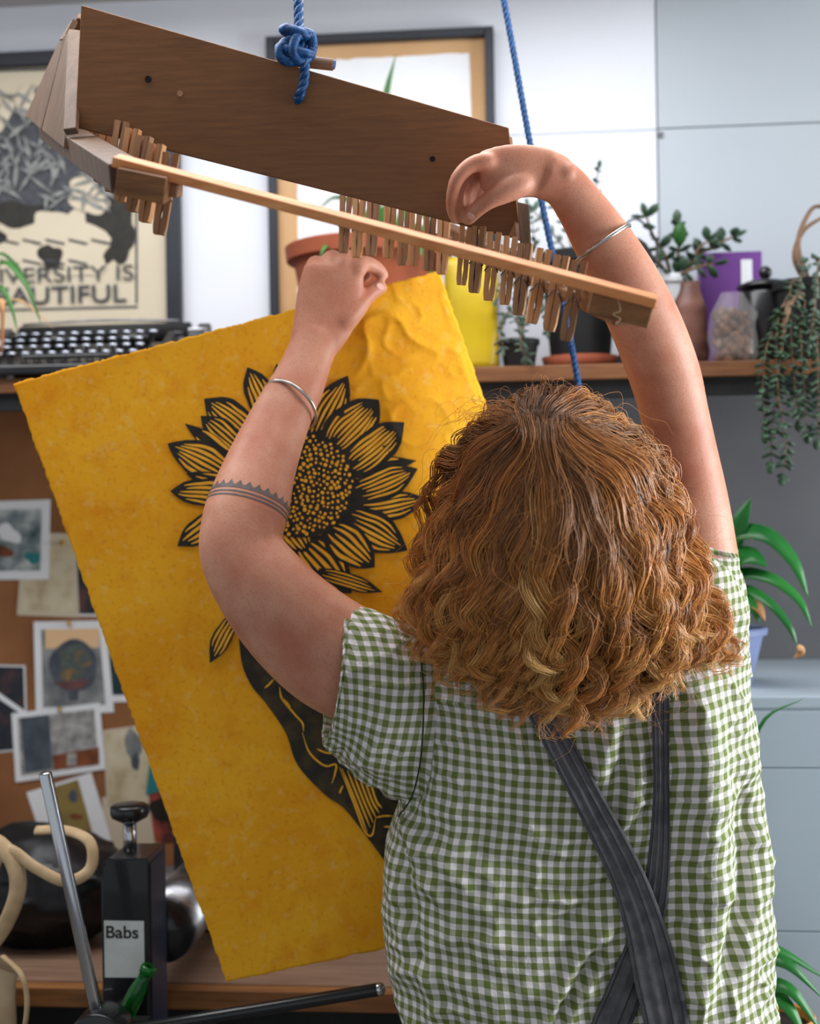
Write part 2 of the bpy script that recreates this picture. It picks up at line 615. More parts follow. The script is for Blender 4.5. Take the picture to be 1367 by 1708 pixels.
fl = MB().box((0, 1.0, -0.05), (7, 4.4, 0.1)).build('floor', M['floor'])
tag(fl, kind='structure')
cb = MB()
for x0, x1, y0, y1 in ((-3.4, -1.40, -1.2, 3.3), (0.5, 2.5, -1.2, 3.3), (-1.40, 0.5, -1.2, 1.48), (-1.40, 0.5, 2.42, 3.3)):
    cb.box(((x0 + x1) / 2, (y0 + y1) / 2, CEIL + 0.04), (x1 - x0, y1 - y0, 0.08))
tag(cb.build('ceiling', M['ceiling']), kind='structure')
cb = MB()
for y0, y1, z0, z1 in ((-1.2, 0.95, 0, CEIL), (2.35, 3.0, 0, CEIL), (0.95, 2.35, 0, 0.7), (0.95, 2.35, 2.1, CEIL)):
    cb.box((2.42, (y0 + y1) / 2, (z0 + z1) / 2), (0.12, y1 - y0, z1 - z0))
tag(cb.build('wall_right', M['wall']), kind='structure')
wn = MB()
for y, z, sy, sz in ((0.98, 1.40, 0.05, 1.4), (2.32, 1.40, 0.05, 1.4), (1.65, 0.73, 1.4, 0.05), (1.65, 2.07, 1.4, 0.05), (1.65, 1.40, 0.03, 1.35)):
    wn.box((2.40, y, z), (0.05, sy, sz))
tag(wn.build('window_1', M['wframe']), kind='structure')

# ================================================================== SHELF
SHT = 0.34                              # shelf depth
sx0, sx1 = -1.9, 1.9
shelf = wall_thing('wall_shelf', 'long brown wooden plank shelf across the back wall', 'shelf', (0, 0, SHZ))
wbox('plank', sx0, sx1, -SHT, 0.0, -0.026, 0.0, M['shelf'], shelf, 0.002)
wbox('shelf_shade_strip', sx0, sx1, -SHT + 0.012, -SHT + 0.04, -0.056, -0.0265, M['black_matte'], shelf)  # black strip added to stand for the shade under the shelf
for x in (-1.78, 0.06, 1.3):
    b = MB()
    b.box((x, -0.008, -0.16), (0.03, 0.016, 0.26))
    b.box((x, -0.15, -0.034), (0.03, 0.27, 0.016))
    b.build('bracket', M['black_matte'], shelf, bevel=0.002)


def shelf_p(px, t):
    """wall-frame point on the shelf top, below photo column px, t in front of the wall"""
    q = onw(px, 610, t)
    return Vector((q.x, -t, SHZ))


def at_z(px, t, py):
    return onw(px, py, t).z


# ================================================================== FRAMED PICTURES
def text_mesh(s, size, font_scale_x=1.0, depth=0.0004, bold=0.0):
    c = bpy.data.curves.new('lettering', 'FONT')
    c.body = s
    c.size = size
    c.extrude = depth
    c.offset = bold
    c.align_x = 'LEFT'
    t = bpy.data.objects.new('tmp_text', c)
    COL.objects.link(t)
    dg = bpy.context.evaluated_depsgraph_get()
    dg.update()
    me = bpy.data.meshes.new_from_object(t.evaluated_get(dg))
    bpy.data.objects.remove(t)
    n = len(me.vertices)
    V = np.zeros(n * 3)
    me.vertices.foreach_get('co', V)
    V = V.reshape(-1, 3)
    return me, V


def lettering(s, x0, x1, z0, z1, y, m, parent, bold=0.0):
    """flat lettering in a vertical plane (wall frame axes) filling the given rectangle, one part per letter"""
    bpy.data.meshes.remove(text_mesh('H', 1.0)[0])
    me, V = text_mesh(s, 1.0, bold=bold)
    mn, mx_ = V.min(0), V.max(0)
    bpy.data.meshes.remove(me)
    for i, c in enumerate(s):
        if c == ' ':
            continue
        pm_, PV = text_mesh(s[:i + 1], 1.0, bold=bold)
        right = PV[:, 0].max()
        bpy.data.meshes.remove(pm_)
        me, V = text_mesh(c, 1.0, bold=bold)
        V[:, 0] += right - V[:, 0].max()
        W = np.zeros_like(V)
        W[:, 0] = x0 + (V[:, 0] - mn[0]) / (mx_[0] - mn[0]) * (x1 - x0)
        W[:, 2] = z0 + (V[:, 1] - mn[1]) / (mx_[1] - mn[1]) * (z1 - z0)
        W[:, 1] = y - (V[:, 2] > 0) * 0.0003
        me.vertices.foreach_set('co', W.ravel())
        me.materials.clear()
        me.materials.append(m)
        me.update()
        o = bpy.data.objects.new('letter', me)
        COL.objects.link(o)
        o.parent = parent


def framed(name, label, px0, px1, pyt, pyb, bar_px, mount):
    """picture frame against the wall; photo pixel rectangle at the wall"""
    a, b = onw(px0, pyt, 0.02), onw(px1, pyb, 0.02)
    x0, x1 = a.x, b.x
    z1 = onw((px0 + px1) / 2, pyt, 0.02).z
    z0 = SHZ + 0.001
    r = wall_thing(name, label, 'picture', ((x0 + x1) / 2, 0, z0))
    W, H = x1 - x0, z1 - z0
    bw = bar_px / F * WALLD
    b = MB().box((0, -0.006, H / 2), (W - 0.004, 0.008, H - 0.004))
    b.build('mount', mount, r)
    for q in ((-W / 2 + bw / 2, H / 2, bw, H), (W / 2 - bw / 2, H / 2, bw, H)):
        MB().box((q[0], -0.013, q[1]), (q[2], 0.026, q[3])).build('frame_bar', M['black_frame'], r, bevel=0.002)
    for z in (bw / 2, H - bw / 2):
        MB().box((0, -0.013, z), (W - 2 * bw, 0.026, bw)).build('frame_bar', M['black_frame'], r, bevel=0.002)
    return r, x0, z0, W, H


def local_poly(r, poly_px, y, m, name, n=None):
    """flat printed shape on a framed picture, outline in photo pixels"""
    P = [onw(px, py, 0.0) for px, py in poly_px]
    ox = (WMI @ r.matrix_world.translation)
    V = [[q.x - ox.x, q.z - ox.z] for q in P]
    b = MB()
    b.prism(V, 0, 0.0003, ((0, y, 0), (1, 0, 0), (0, 0, 1), (0, -1, 0)))
    return b.build(name, m, r)


bpy.context.view_layer.update()
r, fx, fz, fw, fh = framed('framed_print', 'black framed cream print lettered Diversity is Beautiful behind the typewriter', -113, 303, 84, 600, 24, M['cream'])
bpy.context.view_layer.update()
prnt = local_poly(r, [(-45, 128), (232, 120), (230, 515), (-45, 525)], -0.0102, M['cream'], 'print_sheet')
for q in ([(-45, 518), (232, 511), (232, 515), (-45, 522)], [(-45, 120), (232, 112), (232, 116), (-45, 124)], [(228, 116), (232, 116), (232, 508), (228, 508)]):
    local_poly(r, q, -0.0106, M['ink_grey'], 'printed_border')


def blob(cx, cy, rx, ry, rot=0, k=0.25, n=26, seed=0):
    rg = np.random.default_rng(seed)
    ph = rg.uniform(0, 6.28, 4)
    out = []
    for t in np.linspace(0, 2 * math.pi, n, endpoint=False):
        q = 1 + k * (0.5 * math.sin(2 * t + ph[0]) + 0.4 * math.sin(3 * t + ph[1]) + 0.3 * math.sin(5 * t + ph[2]))
        x, y = rx * q * math.cos(t), ry * q * math.sin(t)
        out.append((cx + x * math.cos(rot) - y * math.sin(rot), cy + x * math.sin(rot) + y * math.cos(rot)))
    return out


k = 0
for cx, cy, rx, ry, rot, mm in ((90, 250, 110, 120, 0.1, 'ink_grey'), (0, 300, 55, 70, 0, 'ink_grey'), (40, 360, 50, 22, -0.1, 'ink'), (185, 370, 42, 60, 0.2, 'ink'),
                                (205, 408, 24, 28, 0.5, 'ink'), (95, 385, 45, 30, 0.4, 'cream'), (130, 420, 62, 42, 0.2, 'cream'),
                                (25, 425, 45, 42, 0.3, 'cream'), (150, 330, 40, 24, 0.5, 'cream'), (52, 175, 26, 22, 0.4, 'cream'), (88, 430, 18, 22, 0, 'ink'), (-20, 395, 30, 20, 0, 'ink')):
    k += 1
    local_poly(r, blob(cx, cy, rx, ry, rot, 0.3, 26, k), -0.0104 - 0.00025 * k, M[mm], 'printed_shape')
rg = np.random.default_rng(3)
fr = MB()
ox = WMI @ r.matrix_world.translation
for i in range(120):
    cx, cy = rg.uniform(-40, 190), rg.uniform(150, 345)
    a = rg.uniform(0, 3.14)
    L, wd = rg.uniform(14, 32), rg.uniform(2.5, 5)
    ca, sa = math.cos(a), math.sin(a)
    pts = [(cx - L * ca, cy - L * sa), (cx - wd * sa, cy + wd * ca), (cx + L * ca, cy + L * sa), (cx + wd * sa, cy - wd * ca)]
    P = [onw(x, y, 0) for x, y in pts]
    fr.prism([[q.x - ox.x, q.z - ox.z] for q in P], 0, 0.0002, ((0, -0.0142 - 0.000004 * i, 0), (1, 0, 0), (0, 0, 1), (0, -1, 0)))
fo = fr.build('printed_leaves', mat('pale_grey_printing_ink', (138, 138, 134), 0.7, col2=(96, 98, 98), vs=60), r)
fo['kind'] = 'stuff'
for i in range(9):
    cx, cy = 20 + (i % 5) * 38, 400 + (i // 5) * 34
    local_poly(r, [(cx - 16, cy), (cx + 16, cy + 7), (cx + 15, cy + 10), (cx - 16, cy + 3)], -0.0150, M['ink_grey'], 'printed_line')
for s, a, b, yt, yb, bold in (('DIVERSITY IS', -30, 226, 447, 472, 0.0), ('BEAUTIFUL', -28, 214, 479, 508, 0.008)):
    A, B = onw(a, yb, 0), onw(b, yt, 0)
    lettering(s, A.x - ox.x, B.x - ox.x, onw((a + b) / 2, yb, 0).z - ox.z, onw((a + b) / 2, yt, 0).z - ox.z, -0.0150, M['ink_grey'], r, bold)

r, *_ = framed('framed_print', 'dark framed white print in a tan mount hanging above the terracotta pot', 443, 831, 53, 600, 15, M['kraft'])
bpy.context.view_layer.update()
po = []
rg = np.random.default_rng(5)
for (ax, ay), (bx, by) in (((499, 106), (784, 91)), ((784, 91), (790, 560)), ((790, 560), (497, 575)), ((497, 575), (499, 106))):
    for t in np.linspace(0, 1, 22)[:-1]:
        po.append((ax + (bx - ax) * t + rg.normal(0, 0.8), ay + (by - ay) * t + rg.normal(0, 0.8)))
local_poly(r, po, -0.0102, M['white_paper'], 'print_sheet')

# ================================================================== TYPEWRITER
tw = wall_thing('typewriter', 'black vintage typewriter with round silver-rimmed keys on the shelf', 'typewriter', shelf_p(160, 0.19))
W = 0.30
prof = [(-0.165, 0.004), (-0.165, 0.022), (-0.14, 0.030), (-0.03, 0.062), (0.0, 0.075), (0.13, 0.08), (0.15, 0.06), (0.15, 0.004)]
MB().prism(prof, -W / 2, W / 2, ((0, 0, 0), (0, 1, 0), (0, 0, 1), (1, 0, 0))).build('body', M['black'], tw, bevel=0.004)
for s in (-1, 1):
    sp = [(-0.16, 0.0), (-0.16, 0.035), (-0.10, 0.05), (-0.04, 0.09), (0.03, 0.098), (0.08, 0.09), (0.13, 0.07), (0.15, 0.0)]
    MB().prism(sp, -0.007, 0.007, ((s * (W / 2 + 0.004), 0, 0), (0, 1, 0), (0, 0, 1), (1, 0, 0))).build('side_plate', M['black'], tw, bevel=0.003)
    MB().lathe([(0.0, 0), (0.03, 0), (0.032, 0.006), (0.026, 0.014), (0.01, 0.018), (0.0, 0.018)], 24, (s * 0.072, 0.0, 0.076)).build('ribbon_spool', M['black'], tw, True)
MB().tube([(-0.165, 0.06, 0.10), (0.165, 0.06, 0.10)], 0.019, 20).build('platen', M['black_matte'], tw, True)
for s in (-1, 1):
    MB().tube([(s * 0.165, 0.06, 0.10), (s * 0.182, 0.06, 0.10)], 0.008, 12).build('platen_axle', M['steel'], tw, True)
    MB().tube([(s * 0.182, 0.06, 0.10), (s * 0.204, 0.06, 0.10)], 0.016, 18).build('platen_knob', M['black'], tw, True, bevel=0.003)
MB().tube(crom([(-0.15, 0.03, 0.118), (0, 0.025, 0.122), (0.15, 0.03, 0.118)], 9), 0.0025, 6).build('paper_bail', M['steel'], tw, True)
MB().tube(crom([(-0.16, 0.02, 0.10), (-0.20, -0.04, 0.108), (-0.20, -0.07, 0.10)], 9), 0.003, 6).build('return_lever', M['chrome'], tw, True)
MB().box((0.19, 0.02, 0.085), (0.03, 0.05, 0.03)).build('carriage_bracket', M['steel'], tw, bevel=0.003)
ktop = MB().lathe([(0, 0), (0.0068, 0), (0.0068, 0.002), (0.0, 0.0024)], 16).mesh('key_top', M['key_top'], True)
kring = MB().lathe([(0.0064, -0.001), (0.0086, -0.001), (0.0088, 0.001), (0.0078, 0.0034), (0.0064, 0.003)], 16, caps=False).mesh('key_ring', M['key_ring'], True)
kstem = MB().box((0, 0, -0.009), (0.003, 0.003, 0.018)).mesh('key_stem', M['black_matte'])
for row in range(4):
    for c in range(11):
        q = (-0.128 + c * 0.0242 + row * 0.005 * (1 if row % 2 else -0.4), -0.148 + row * 0.026, 0.042 + row * 0.0145)
        ko = bpy.data.objects.new('key', ktop)
        COL.objects.link(ko)
        ko.parent = tw
        ko.location = q
        for nm, me in (('key_ring', kring), ('key_stem', kstem)):
            so = bpy.data.objects.new(nm, me)
            COL.objects.link(so)
            so.parent = ko
MB().box((0.0, -0.166, 0.034), (0.16, 0.012, 0.006)).build('space_bar', M['black'], tw, bevel=0.002)
for x in (-0.13, 0.13):
    for y in (-0.14, 0.13):
        MB().lathe([(0, 0), (0.011, 0), (0.011, 0.005), (0, 0.005)], 12, (x, y, 0)).build('foot', M['black_matte'], tw)


# ================================================================== PLANT HELPERS
def blade(b, pts, width, fold=0.25, n=16, tipk=1.0):
    """strap leaf along world/local pts, width in metres, V-folded, tapering"""
    P = crom(pts, n)
    T = nrm(np.gradient(P, axis=0))
    side = nrm(np.cross(T, np.array([0.05, -0.75, 0.6])) + 1e-6)
    up = np.cross(side, T)
    t = np.linspace(0, 1, n)
    wv = width * np.clip(np.minimum(0.45 + 2.2 * t, 1.0) * (1 - t ** (2.2 * tipk)), 0.02, 1)
    G = np.stack([P + side * (-wv / 2)[:, None] + up * (fold * wv / 2)[:, None], P, P + side * (wv / 2)[:, None] + up * (fold * wv / 2)[:, None]], 1)
    G2 = G - up[:, None, :] * 0.0006
    ring = np.concatenate([G, G2[:, ::-1]], 1)
    b.rings(ring, True)
    return b


def leaf_blob(b, c, d, L, wd, th=0.18):
    """small fleshy leaf from c along d"""
    d = nrm(d)
    s = nrm(np.cross(d, (0.1, 0.3, 0.9)))
    u = np.cross(s, d)
    t = np.array([0.0, 0.25, 0.55, 0.82, 1.0])
    r = np.array([0.18, 0.75, 1.0, 0.7, 0.08]) * wd / 2
    th_ = np.linspace(0, 2 * math.pi, 6, endpoint=False)
    G = np.array([[c + d * L * t[i] + s * r[i] * math.cos(a) + u * r[i] * th * 2 * math.sin(a) for a in th_] for i in range(5)])
    b.rings(G)
    return b


def pot(root, r_top, r_bot, h, m, rim=0.02, soil=True, name='pot', z0=0.0):
    pr = [(0, z0), (r_bot, z0), (r_top * 0.97, z0 + h - rim), (r_top * 1.06, z0 + h - rim), (r_top * 1.08, z0 + h - 0.003), (r_top * 1.04, z0 + h), (r_top * 0.95, z0 + h - 0.002), (r_top * 0.9, z0 + h - 0.02), (0, z0 + h - 0.02)]
    o = MB().lathe(pr, 36).build(name, m, root, True)
    o.modifiers.new('edge', 'EDGE_SPLIT').split_angle = 0.7
    if soil:
        MB().lathe([(0, z0 + h - 0.022), (r_top * 0.93, z0 + h - 0.022), (r_top * 0.9, z0 + h - 0.013), (0, z0 + h - 0.010)], 24).build('soil', M['soil'], root, True)
    return o


# spider plant at the left edge
r = wall_thing('potted_spider_plant', 'small spider plant with arching leaves at the left end beside the typewriter', 'plant', shelf_p(-42, 0.28))
base = Vector(shelf_p(-42, 0.28))
pot(r, 0.045, 0.034, 0.075, M['white_pot'], 0.012)


def rel(px, py, t, bp):
    q = onw(px, py, t)
    return np.array([q.x - bp.x, q.y - bp.y, q.z - bp.z])


for pts, wd, mm in (([(-40, 545, 0.28), (0, 440, 0.30), (40, 470, 0.32), (58, 510, 0.33), (70, 545, 0.33)], 0.012, 'leaf'), ([(-40, 545, 0.28), (-5, 480, 0.33), (18, 510, 0.34), (30, 560, 0.345)], 0.012, 'leaf'),
                ([(-40, 545, 0.28), (-10, 430, 0.22), (25, 440, 0.22), (50, 480, 0.22)], 0.010, 'leaf'), ([(-40, 545, 0.28), (-70, 440, 0.26), (-110, 460, 0.26)], 0.012, 'leaf'),
                ([(-40, 545, 0.28), (0, 500, 0.35), (4, 560, 0.35), (2, 595, 0.35)], 0.010, 'leaf_dry'), ([(-40, 545, 0.28), (20, 500, 0.31), (60, 520, 0.31), (92, 552, 0.31)], 0.005, 'leaf_dry')):
    b = MB()
    blade(b, [rel(a, c, t, base) for a, c, t in pts], wd)
    b.build('leaf', M[mm], r, True)
q = shelf_p(12, 0.325)
tgo = MB().box((0, 0, 0.0125), (0.022, 0.004, 0.025)).build('plant_tag', M['white_paper'])
tgo.matrix_world = WM @ Matrix.Translation(q)
tag(tgo, 'small white card tag standing on the shelf left of the typewriter', 'tag')

# big terracotta pot with strappy leaves
bp = shelf_p(618, 0.19)
r = wall_thing('potted_strap_leaf_plant', 'strappy green plant in a wide terracotta pot behind the yellow sheet', 'plant', bp)
pot(r, 0.142, 0.10, at_z(618, 0.19, 412) - SHZ, M['terracotta'], 0.028)
for pts, wd in (([(620, 430, 0.19), (630, 300, 0.17), (642, 170, 0.17), (660, 90, 0.17)], 0.024), ([(590, 430, 0.2), (570, 420, 0.28), (545, 410, 0.33), (532, 430, 0.345)], 0.016),
                ([(600, 430, 0.2), (590, 390, 0.27), (575, 400, 0.33), (566, 440, 0.35)], 0.022), ([(640, 430, 0.2), (690, 380, 0.25), (708, 420, 0.32), (722, 470, 0.34)], 0.028),
                ([(630, 430, 0.2), (600, 350, 0.15), (560, 330, 0.1), (530, 350, 0.08)], 0.02), ([(640, 430, 0.2), (690, 330, 0.14), (735, 330, 0.1), (760, 380, 0.1)], 0.022),
                ([(620, 430, 0.2), (650, 340, 0.22), (690, 345, 0.25), (730, 390, 0.27)], 0.022)):
    b = MB()
    blade(b, [rel(a, c, t, bp) for a, c, t in pts], wd)
    b.build('leaf', M['leaf'], r, True)

# yellow pack
bp = shelf_p(788, 0.26)
r = wall_thing('yellow_pouch', 'bright yellow pouch standing on the shelf beside the terracotta pot', 'pouch', bp)
h = at_z(788, 0.26, 428) - SHZ
G = []
for i, z in enumerate(np.linspace(0.0, h, 14)):
    t = i / 13
    th = 0.03 * (1 - t) ** 0.7 + 0.0012
    G.append([[0.046 * math.copysign(abs(math.cos(a)) ** 0.5, math.cos(a)) + 0.0015 * math.sin(9 * t + 3 * a), th * math.sin(a) * (1 + 0.1 * math.sin(7 * t + 2 * a)), z] for a in np.linspace(0, 2 * math.pi, 28, endpoint=False)])
MB().rings(np.array(G)).build('pouch_body', M['yellow_pack'], r, True)
MB().box((0, 0, h - 0.008), (0.094, 0.004, 0.016)).build('seal', M['yellow_pack'], r)


def bush(r, bp, pts_list, leaf_m, L, wd, step, stem_r=0.0025, stem_m='stem', seed=1, droop=0.0, pair=True, from_t=0.1):
    """branching plant: each stem is a part and its leaves one joined part"""
    rg = np.random.default_rng(seed)
    for pts in pts_list:
        P = crom([rel(a, c, t, bp) for a, c, t in pts], 24)
        MB().tube(P, np.linspace(stem_r, stem_r * 0.5, 24), 6).build('stem', M[stem_m], r, True)
        T = nrm(np.gradient(P, axis=0))
        ln = np.concatenate([[0], np.cumsum(np.linalg.norm(np.diff(P, axis=0), axis=1))])
        s = ln[-1] * from_t
        k = 0
        while s <= ln[-1] + 1e-6:
            i = min(int(np.searchsorted(ln, s)), 23)
            a = rg.uniform(0, 6.28)
            for sg in ((1, -1) if pair else (1,)):
                side = nrm(np.cross(T[i], (math.cos(a), math.sin(a), 0.3))) * sg
                d = side + T[i] * 0.5 + np.array([0, 0, -droop])
                lb = MB()
                leaf_blob(lb, P[i], d, L * rg.uniform(0.7, 1.15), wd * rg.uniform(0.8, 1.15))
                lb.build('leaf', M[leaf_m], r, True)
            s += step
            k += 1
        lb = MB()
        leaf_blob(lb, P[-1], T[-1], L, wd)
        lb.build('leaf', M[leaf_m], r, True)


# trailing grey plant beside the yellow pouch
bp = shelf_p(866, 0.25)
r = wall_thing('potted_trailing_plant', 'small tangled grey-green trailing plant right of the yellow pouch', 'plant', bp)
pot(r, 0.034, 0.026, 0.055, M['black_matte'], 0.01)
bush(r, bp, [[(872, 560, .24), (850, 520, .28), (835, 545, .31), (838, 580, .32)], [(872, 560, .24), (880, 500, .26), (905, 505, .29), (912, 550, .3)], [(872, 560, .24), (860, 480, .24), (845, 470, .26), (828, 500, .28)],
             [(872, 560, .24), (880, 470, .22), (890, 400, .2), (880, 345, .2)], [(872, 560, .24), (870, 540, .3), (868, 580, .34), (880, 598, .345)]], 'leaf_grey', 0.017, 0.010, 0.014, 0.0016, seed=4)

# black pot in a terracotta saucer
bp = shelf_p(968, 0.2)
r = wall_thing('potted_slender_plant', 'black pot on a terracotta saucer with one slender leafy stem behind the wrist', 'plant', bp)
MB().lathe([(0, 0), (0.062, 0), (0.07, 0.026), (0.066, 0.026), (0.058, 0.006), (0, 0.006)], 32).build('saucer', M['terracotta'], r, True)
pot(r, 0.070, 0.052, at_z(968, 0.2, 430) - SHZ, M['black_matte'], 0.02, z0=0.007)
bush(r, bp, [[(975, 440, .2), (985, 380, .2), (992, 320, .2), (998, 282, .2)]], 'leaf_dark', 0.017, 0.009, 0.022, 0.002, seed=8, from_t=0.45)
bush(r, bp, [[(960, 440, .2), (930, 400, .22), (905, 370, .24), (890, 352, .25)], [(960, 440, .2), (940, 370, .2), (915, 330, .2)]], 'leaf_grey', 0.018, 0.011, 0.018, 0.002, seed=9, from_t=0.4)

# jade plant in a white pot
bp = shelf_p(1120, 0.14)
r = wall_thing('potted_jade_plant', 'jade succulent with round leaves in a white pot left of the purple box', 'plant', bp)
pot(r, 0.045, 0.036, at_z(1120, 0.14, 462) - SHZ, M['white_pot'], 0.014)
bush(r, bp, [[(1120, 470, .14), (1110, 430, .16), (1090, 395, .18), (1078, 362, .18)], [(1125, 470, .14), (1130, 430, .15), (1132, 400, .16), (1130, 375, .16)], [(1130, 470, .14), (1160, 430, .14), (1190, 410, .14), (1222, 395, .14)],
             [(1130, 470, .14), (1150, 440, .17), (1165, 415, .18), (1180, 402, .18)], [(1120, 470, .14), (1140, 455, .19), (1165, 445, .2), (1190, 440, .2)], [(1120, 470, .14), (1100, 440, .18), (1085, 425, .2), (1070, 415, .2)]], 'leaf_dark', 0.028, 0.019, 0.022, 0.004, seed=12, from_t=0.3)
lb = MB()
leaf_blob(lb, rel(1133, 412, .17, bp), np.array([0.0, -0.1, 1]), 0.045, 0.028)
lb.build('leaf', M['leaf'], r, True)

# small lantern with a wire handle
bp = shelf_p(1062, 0.26)
r = wall_thing('lantern', 'small dark brown lantern with a thin wire handle behind the forearm', 'lantern', bp)
h = at_z(1062, 0.26, 398) - SHZ
MB().lathe([(0, 0), (0.034, 0), (0.036, 0.01), (0.03, 0.02), (0.03, h - 0.05), (0.036, h - 0.04), (0.02, h - 0.01), (0.008, h), (0, h)], 24).build('lantern_body', M['black_matte'], r, True)
MB().tube(crom([(-0.036, 0, h - 0.045), (-0.034, 0, h + 0.0), (0.0, 0, h + 0.035), (0.034, 0, h), (0.036, 0, h - 0.045)], 20), 0.0022, 6).build('wire_handle', M['spring'], r, True)

# purple box
bp = shelf_p(1218, 0.09)
h = at_z(1218, 0.09, 424) - SHZ
r = wall_thing('purple_box', 'purple cardboard box with a white stripe at the wall', 'box', bp)
MB().box((0, 0, h / 2), (0.112, 0.05, h)).build('carton', M['purple'], r, bevel=0.002)
MB().box((0.028, -0.0255, h - 0.05), (0.02, 0.0012, 0.07)).build('white_stripe', M['white_paper'], r)

# plastic bags of bulbs
for px, hw, top, mm, nm, lab, t, sd in ((1151, 0.030, 472, 'pink_bag', 'paper_bag', 'dusty pink crumpled bag standing left of the clear bag of bulbs', 0.25, 1), (1222, 0.041, 488, 'bulbs', 'clear_bag', 'clear plastic bag full of brown bulbs left of the black lidded jar', 0.27, 2)):
    bp = shelf_p(px, t)
    h = at_z(px, t, top) - SHZ
    r = wall_thing(nm, lab, 'bag', bp)

    def bagshape(k, hh, sd=sd, hw=hw):
        th = np.linspace(0, 2 * math.pi, 40, endpoint=False)
        G = []
        for i in range(22):
            u = i / 21
            rad = hw * (1.05 - 0.1 * u) * min(1, 0.75 + u * 3) * (1 if u < 0.72 else 1 - (u - 0.72) * 1.9)
            P = np.stack([rad * np.cos(th), rad * 0.8 * np.sin(th), np.full_like(th, hh * u)], 1)
            P[:, :2] *= (k * (1 + 0.09 * vnoise(P * 45, 1.0, sd)))[:, None] if not np.isscalar(k) else k * (1 + 0.09 * vnoise(P * 45, 1.0, sd))[:, None]
            G.append(P)
        return np.array(G)
    if mm == 'bulbs':
        rg = np.random.default_rng(3)
        bb = MB()
        for i in range(110):
            z = rg.uniform(0.008, h * 0.72)
            rr = hw * 0.72 * math.sqrt(rg.uniform(0.2, 1))
            a = rg.uniform(0, 6.28)
            bb.ell((rr * math.cos(a), rr * 0.78 * math.sin(a), z), np.array([1, 1, 1.3]) * rg.uniform(0.006, 0.0095), 8)
        tag(bb.build('bulbs', M['bulbs'], r, True), kind='stuff')
        MB().rings(bagshape(1.0, h), False).build('film', M['film'], r, True)
    else:
        MB().rings(bagshape(1.0, h)).build('bag_body', M[mm], r, True)
        MB().prism([(-hw * .55, h - 0.03), (hw * .5, h - 0.028), (hw * .62, h + 0.004), (-hw * .5, h + 0.002)], -0.004, 0.004, ((0, 0, 0), (1, 0, 0), (0, 0, 1), (0, 1, 0))).build('folded_top', M[mm], r, bevel=0.002)

# black lidded jar
bp = shelf_p(1278, 0.19)
h = at_z(1278, 0.19, 482) - SHZ
r = wall_thing('lidded_jar', 'black round lidded jar with a ball knob behind the hanging succulent', 'jar', bp)
MB().lathe([(0, 0), (0.036, 0), (0.046, 0.02), (0.050, h * 0.5), (0.046, h - 0.012), (0.042, h), (0, h)], 32).build('jar_body', M['black'], r, True)
MB().lathe([(0, h), (0.05, h), (0.05, h + 0.006), (0.03, h + 0.014), (0.008, h + 0.018), (0, h + 0.018)], 32).build('lid', M['black'], r, True)
MB().ell((0, 0, h + 0.029), (0.012, 0.012, 0.012), 16).build('knob', M['black'], r, True)

# hanging succulent at the right
bp = shelf_p(1352, 0.24)
r = wall_thing('potted_hanging_succulent', 'trailing succulent spilling over the shelf edge at the right from a black pot', 'plant', bp)
pot(r, 0.060, 0.046, at_z(1352, 0.24, 470) - SHZ, M['black_matte'], 0.016)
bush(r, bp, [[(1345, 480, .24), (1310, 500, .33), (1300, 600, .37), (1290, 690, .37), (1285, 770, .37)], [(1345, 480, .24), (1300, 520, .35), (1296, 640, .375), (1310, 740, .375), (1305, 790, .37)],
             [(1350, 480, .24), (1335, 540, .35), (1340, 640, .37), (1345, 720, .37)], [(1355, 480, .24), (1362, 560, .36), (1364, 660, .37), (1362, 730, .37)], [(1345, 480, .24), (1285, 560, .36), (1272, 640, .37), (1275, 720, .37)],
             [(1350, 480, .24), (1320, 470, .33), (1318, 550, .36), (1325, 640, .37), (1330, 700, .37)]], 'leaf_dark', 0.021, 0.0135, 0.0115, 0.0018, seed=21, from_t=0.3)
bush(r, bp, [[(1350, 480, .24), (1340, 440, .3), (1330, 500, .34), (1325, 545, .35)], [(1360, 480, .24), (1366, 430, .3), (1360, 500, .35), (1350, 570, .36)]], 'leaf_grey', 0.016, 0.011, 0.013, 0.0018, seed=22, from_t=0.2)
for pts in ([(1350, 480, .24), (1325, 430, .26), (1340, 385, .26), (1375, 360, .26)], [(1345, 490, .26), (1320, 500, .35), (1308, 540, .36), (1300, 600, .37)], [(1352, 480, .22), (1330, 410, .22), (1352, 350, .22), (1380, 345, .22)]):
    MB().tube(crom([rel(a, c, t, bp) for a, c, t in pts], 20), np.linspace(0.006, 0.003, 20), 7).build('woody_stem', M['stem'], r, True)

# ================================================================== PINBOARD AND CARDS
z1 = onw(60, 700, 0).z
bl, br_ = onw(-600, 900, 0).x, onw(585, 900, 0).x
pb = wbox('pinboard', bl, br_, -0.016, -0.0005, 0.79, SHZ - 0.028, M['cork'])
tag(pb, 'brown pinboard covered in cards and photos under the shelf', 'pinboard')


def gpic(name, c1, c2, c3, vs):
    m = mat(name, c1, 0.6, col2=c2, vs=vs, detail=3, lo=0.3, hi=0.7)
    nt = m.node_tree
    r = [n for n in nt.nodes if n.bl_idname == 'ShaderNodeValToRGB'][0]
    e = r.color_ramp.elements.new(0.5)
    e.color = lin(c3)
    return m


